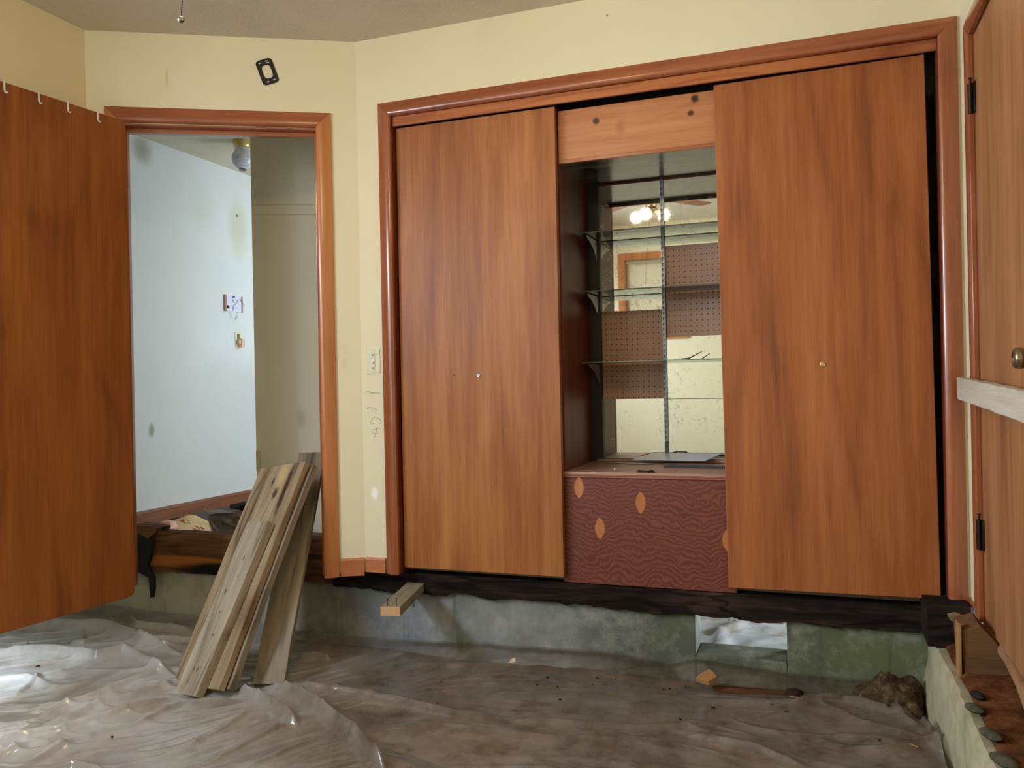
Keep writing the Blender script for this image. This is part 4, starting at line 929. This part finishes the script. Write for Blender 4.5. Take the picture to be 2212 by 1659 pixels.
p = onY(561, 990, HALLB); b = MB(); b.box((p.x-.022, HALLB-.006, .345), (p.x+.006, HALLB, .460)); 
o = tag(b.build('outlet_cover', IVORY, None, .002), 'narrow cream outlet cover on the hall corner just above the planks', 'outlet cover')
# hall ceiling light
gl = thing('globe_ceiling_light', 'small brass ceiling light with glass globe in the hall', 'ceiling light', (-3.405, 4.40, CEIL))
b = MB(); b.lathe([(.001, 0), (.058, 0), (.056, -.030), (.050, -.044), (.042, -.050), (.001, -.050)], 28); b.build('base', BRASS, gl, 0, True)
k = NT('smoky_glass_globe'); k.b.inputs['Base Color'].default_value = srgb(196, 204, 216); k.b.inputs['Roughness'].default_value = .15; k.b.inputs['Transmission Weight'].default_value = .0
k.l(k.ramp(k.noise(k.co((1, 1, 6)), 20, 3), [(.3, srgb(176, 182, 192)), (.7, srgb(224, 228, 236))]), k.b.inputs['Base Color'])
prof = [(.044, -.048)] + [(.068*math.sin(a), -.116+.068*math.cos(a)) for a in [math.pi*(.28+.66*i/14) for i in range(15)]] + [(.001, -.184)]
b = MB(); b.lathe(prof, 32); b.build('globe', k.m, gl, 0, True)
b = MB(); b.lathe([(.001, -.180), (.024, -.182), (.026, -.190), (.014, -.197), (.001, -.198)], 20); b.build('finial', STEEL, gl, 0, True)

# ceiling fan (its pull chain hangs into view; bulbs show in the mirror)
FX, FYC = -1.17, 1.40
fan = thing('ceiling_fan', 'ceiling fan with three lit bulbs, whose pull chain hangs at the top left', 'ceiling fan', (FX, FYC, CEIL))
b = MB(); b.lathe([(.001, 0), (.065, 0), (.06, -.03), (.02, -.05), (.014, -.06), (.014, -.10), (.05, -.11), (.10, -.13), (.105, -.19), (.06, -.215), (.05, -.24), (.062, -.26), (.03, -.285), (.001, -.29)], 32); b.build('motor_housing', BRONZE, fan, 0, True)
for i in range(4):
    a = math.radians(40+90*i); M = RZ(a)
    b = MB(); b.prism([(.16, -.05, -.165), (.58, -.07, -.165), (.60, -.04, -.165), (.60, .04, -.165), (.58, .07, -.165), (.16, .05, -.165)], (0, 0, .007), M @ T(0, 0, 0)); b.box((.09, -.02, -.172), (.2, .02, -.166), M); b.build('fan_blade', BROWNB, fan, .003)
bulbm = NT('lit_bulb'); e = bulbm.n('ShaderNodeEmission'); e.inputs[0].default_value = (*BULB_COL, 1); e.inputs[1].default_value = BULB; bulbm.l(e.outputs[0], bulbm.out.inputs[0])
for i in range(3):
    a = math.radians((4, 184, 96)[i]); M = RZ(a) @ T(.045, 0, -.275) @ RY(math.radians(118))
    b = MB(); b.lathe([(.012, 0), (.014, .03), (.02, .035), (.001, .036)], 16, M); b.build('lamp_socket', BRASS, fan, 0, True)
    prof = [(.001, .034), (.014, .036), (.020, .040)] + [(.040*math.sin(t), .072-.040*math.cos(t)) for t in [math.pi*(.25+.74*i_/10) for i_ in range(11)]]
    b = MB(); b.lathe(prof, 20, M); b.build('light_bulb', bulbm.m, fan, 0, True)
b = MB(); cp = onp(391, 42, (FX, FYC, 0), (FWD.x, FWD.y, 0)) - Vector((FX, FYC, CEIL))
z = -.27
while z > cp.z+.010:
    t = (z+.27)/(cp.z+.27); b.lathe([(.0005, -.0018), (.0017, 0), (.0005, .0018)], 6, T(cp.x*t, cp.y*t, z)); z -= .0052
b.tube([(0, 0, -.265), (cp.x, cp.y, cp.z+.008)], .0006, 5); b.build('pull_chain', BRONZE, fan)
b = MB(); b.lathe([(.001, -.0075)] + [(.0072*math.sin(t), -.0072*math.cos(t)) for t in [math.pi*i/10 for i in range(1, 10)]] + [(.001, .0075)], 16, T(*cp)); b.build('chain_ball', STEEL, fan, 0, True)

# ------------------------------------------------------------------ scraps in the hall and along the sill
def P6(px, py, z): return onZ(px, py, z)
ins = thing('insulation_batt', 'torn insulation with yellowish printed paper and pink fibre behind the doorway joist', 'insulation', (0, 0, 0))
def quadstrip(pts_lo, pts_hi, mat, name, par, th=.004):
    b = MB(); rings = []
    for a, c in zip(pts_lo, pts_hi): rings.append([tuple(a), tuple(c), tuple(Vector(c)+Vector((.0, .012, -.006))), tuple(Vector(a)+Vector((.0, .012, -.006)))])
    b.loft(rings); return b.build(name, mat, par, 0, True)
def hp(px, py, y): return onY(px, py, y)
quadstrip([hp(375, 1156, 3.95), hp(410, 1158, 3.93), hp(450, 1160, 3.93), hp(488, 1162, 3.95)], [hp(362, 1118, 4.40), hp(385, 1112, 4.42), hp(420, 1112, 4.40), hp(470, 1136, 4.25)], KRAFT, 'paper_facing', ins)
b = MB(); pc = hp(362, 1140, 4.05)
b.lathe([(.001, -.06), (.04, -.05), (.06, 0), (.045, .04), (.001, .055)], 14, T(pc.x, pc.y, pc.z-.005)); 
for i in range(len(b.v)):
    q = Vector(b.v[i]); b.v[i] = tuple(q+Vector((noise.noise(q*30), noise.noise(q*30+Vector((5,0,0))), noise.noise(q*30+Vector((0,7,0)))))*.018)
b.build('pink_fibre', PINK, ins, 0, True)
b = MB()
for (x0, y0, x1, y1) in ((388,1124,398,1128),(396,1121,400,1131),(402,1123,410,1126),(404,1129,412,1132),(415,1140,425,1146),(424,1137,432,1143),(418,1145,436,1147),(434,1139,440,1143),(420,1136,426,1139)):
    f_ = lambda x, y: hp(x, y, 3.93 + .47*(1158-y)/45 - .012)
    b = MB(); b.tube([f_(x0, y0), f_((x0+x1)/2, (y0+y1)/2-1), f_(x1, y1)], .0028, 5); b.build('red_print', REDINK, ins)
def crumple(name, pts, mat, label, cat, amp=.03, seed=0, th=.02):
    c = sum((Vector(p) for p in pts), Vector())/len(pts); b = MB(); n = len(pts); rings = []
    for s, dz in ((.05, -th), (.55, -th*.9), (1.0, -.2*th), (.75, -1.3*th), (.4, -.6*th), (.05, -1.6*th)):
        rings.append([tuple(c + (Vector(p)-c)*s + Vector((0, dz, 0)) + Vector((noise.noise((i*1.7, s*5, seed)), noise.noise((i*1.1, s*7, seed+3)), noise.noise((i*2.3, s*4, seed+6))))*amp) for i, p in enumerate(pts)])
    b.loft(rings); return tag(b.build(name, mat, None, 0, False), label, cat)
crumple('crumpled_plastic', [hp(x, y, 4.0) for x, y in ((460,1152),(448,1118),(446,1104),(476,1098),(520,1100),(545,1120),(560,1155),(510,1158))], GREYPL, 'crumpled grey plastic under the hall baseboard behind the planks', 'crumpled plastic', .02, 2, .03)
crumple('dark_debris', [hp(x, y, 4.35) for x, y in ((500,1120),(500,1092),(540,1080),(580,1080),(590,1130),(540,1134))], TAR, 'dark torn debris under the right end of the hall baseboard', 'debris', .03, 5, .03)
b = MB(); b.tube([hp(442, 1100, 4.15), hp(452, 1118, 4.0), hp(464, 1140, 3.86), hp(474, 1151, 3.80)], .008, 6); tag(b.build('thin_pipe', wood('brown_stick', srgb(80, 58, 44), srgb(112, 84, 66), srgb(130, 100, 80), rough=.6), None, 0, True), 'thin brown stick leaning in the debris behind the joist', 'stick')
# broken threshold wood and tar paper at the left end of the joist
pts = [hp(x, y, 3.40) for x, y in ((262,1142),(286,1134),(325,1138),(340,1141),(336,1150),(325,1158),(318,1163),(290,1150),(262,1152))]
b = MB(); b.prism(pts, (0, .10, .0)); tag(b.build('broken_threshold', JOIST, None, .004), 'splintered brown threshold piece on the left end of the doorway joist', 'broken wood')
pts = [hp(x, y, 3.40) for x, y in ((255,1150),(290,1152),(322,1162),(331,1170),(328,1190),(322,1210),(319,1222),(326,1236),(334,1245),(334,1270),(331,1290),(325,1292),(322,1270),(322,1248),(300,1238),(255,1232))]
v1 = [tuple(p + Vector((0, -.012*noise.noise((i*.9, 0, 0)), 0))) for i, p in enumerate(pts)]
b = MB(); b.prism(v1, (0, .012, 0)); tag(b.build('tar_paper', TAR, None, .002), 'black tar paper flap hanging at the left end of the doorway joist', 'tar paper')
for i, (poly, lab) in enumerate([(((728,1250),(750,1254),(764,1262),(764,1268),(738,1265),(730,1258)), 'black shred of tar paper on the concrete under the baseboard'),
      (((842,1262),(862,1266),(850,1282),(840,1280)), 'black shred of tar paper left of the stud stub'), (((938,1266),(978,1270),(972,1282),(955,1288),(944,1276)), 'black shred of tar paper right of the stud stub'),
      (((1535,1322),(1562,1326),(1560,1332),(1538,1330)), 'black scrap hanging over the square foundation opening')]):
    pts = [onY(x, y, 3.435) for x, y in poly]; b = MB(); b.prism(pts, (0, .010, 0)); tag(b.build('tar_paper_shred', TAR, None, .001), lab, 'tar paper', 'tar paper shreds along the rotten sill')
# wood scraps on the sheet
def onsheet(px, py):
    p = onZ(px, py, -.38)
    for _ in range(4): p = onZ(px, py, sheet(p.x, p.y))
    return p
p = onsheet(1527, 1478); b = MB(); b.prism([(-.042, -.008, 0), (.010, -.028, 0), (.040, -.002, .0), (.026, .020, 0), (.008, .034, 0), (-.026, .012, 0)], (0, .006, .018), T(p.x, p.y+.01, p.z+.012) @ RX(.5) @ RY(-.15))
tag(b.build('wood_chip', CHIP, None, .002), 'tan splintered wood chip on the plastic below the foundation opening', 'wood chip')
a, c = onsheet(1540, 1490), onsheet(1700, 1500)
b = MB(); rings = []
for i in range(21):
    t = i/20; q = a.lerp(c, t); q.z = sheet(q.x, q.y)+.002; hw = .022*(math.sin(math.pi*min(1, t*1.15+.1)))+.006
    rings.append([(q.x, q.y-hw, q.z), (q.x, q.y-hw*.4, q.z+.014+.006*noise.noise((t*9, 0, 0))), (q.x, q.y+hw*.5, q.z+.012+.006*noise.noise((t*9, 4, 0))), (q.x, q.y+hw, q.z)])
b.loft(rings); tag(b.build('rotten_strip', wood('rotten_brown', srgb(38, 22, 14), srgb(74, 46, 28), srgb(100, 66, 42), axis='X', rough=.9, bump=.5, spec=.1), None, 0, True), 'long rotten brown wood strip on the plastic below the foundation opening', 'wood strip')
a, c = onsheet(1470, 1476), onsheet(1512, 1480)
p = onsheet(1715, 1500)
b = MB(); b.lathe([(.001, 0), (.030, .004), (.022, .018), (.010, .024), (.001, .026)], 9, T(p.x, p.y, p.z) @ Matrix.Diagonal((1.2, .8, 1, 1)))
for i in range(len(b.v)): q = Vector(b.v[i]); b.v[i] = tuple(q + Vector((noise.noise(q*60), noise.noise(q*60+Vector((3,0,0))), 0))*.008)
tag(b.build('rotten_lump', ROT, None), 'dark rotten lump at the right end of the brown wood strip', 'wood lump')
SC = [(953,1474),(961,1467),(1204,1484),(1160,1480),(1183,1464),(1290,1466),(1280,1480),(1210,1512),(945,1520),(1434,1490),(1447,1488),(1481,1486),(1470,1555),(1540,1530),(1667,1522),(1698,1538),(1851,1512),(1918,1525),(242,1593),(60,1390),(82,1440),(1330,1468),(740,1568),(1900,1600),(1790,1505)]
for i, (px, py) in enumerate(SC):
    p = onsheet(px, py); s = random.uniform(.0035, .007)
    b = MB(); b.lathe([(.0005, 0), (s, s*.15), (s*.7, s*.7), (.0005, s*.8)], 6, T(p.x, p.y, p.z+.0005) @ RZ(i) @ Matrix.Diagonal((1.5, .8, 1, 1)))
    tag(b.build('dirt_crumb', ROT), 'small dark crumb of dirt scattered on the plastic sheet', 'crumb', 'dark crumbs scattered on the plastic sheet')
for i, (px, py, l, a, lab) in enumerate([(965,1494,.035,.1,'pale sliver of wood on the plastic left of the middle'),(1315,1500,.022,.5,'pale sliver of wood on the plastic below the concrete drips'),(1550,1612,.03,.05,'pale sliver of wood on the plastic near the bottom'),(1975,1612,.03,-.8,'orange sliver of wood on the plastic at the lower right'),(1720,1508,.05,-.4,'pale splinter beside the rotten lump')]):
    p = onsheet(px, py); b = MB(); b.prism([(-l/2, -.003, 0), (l/2, -.001, 0), (l/2, .001, 0), (-l/2, .003, 0)], (0, 0, .003), T(p.x, p.y, p.z+.001) @ RZ(a)); tag(b.build('wood_sliver', CHIP), lab, 'wood sliver')
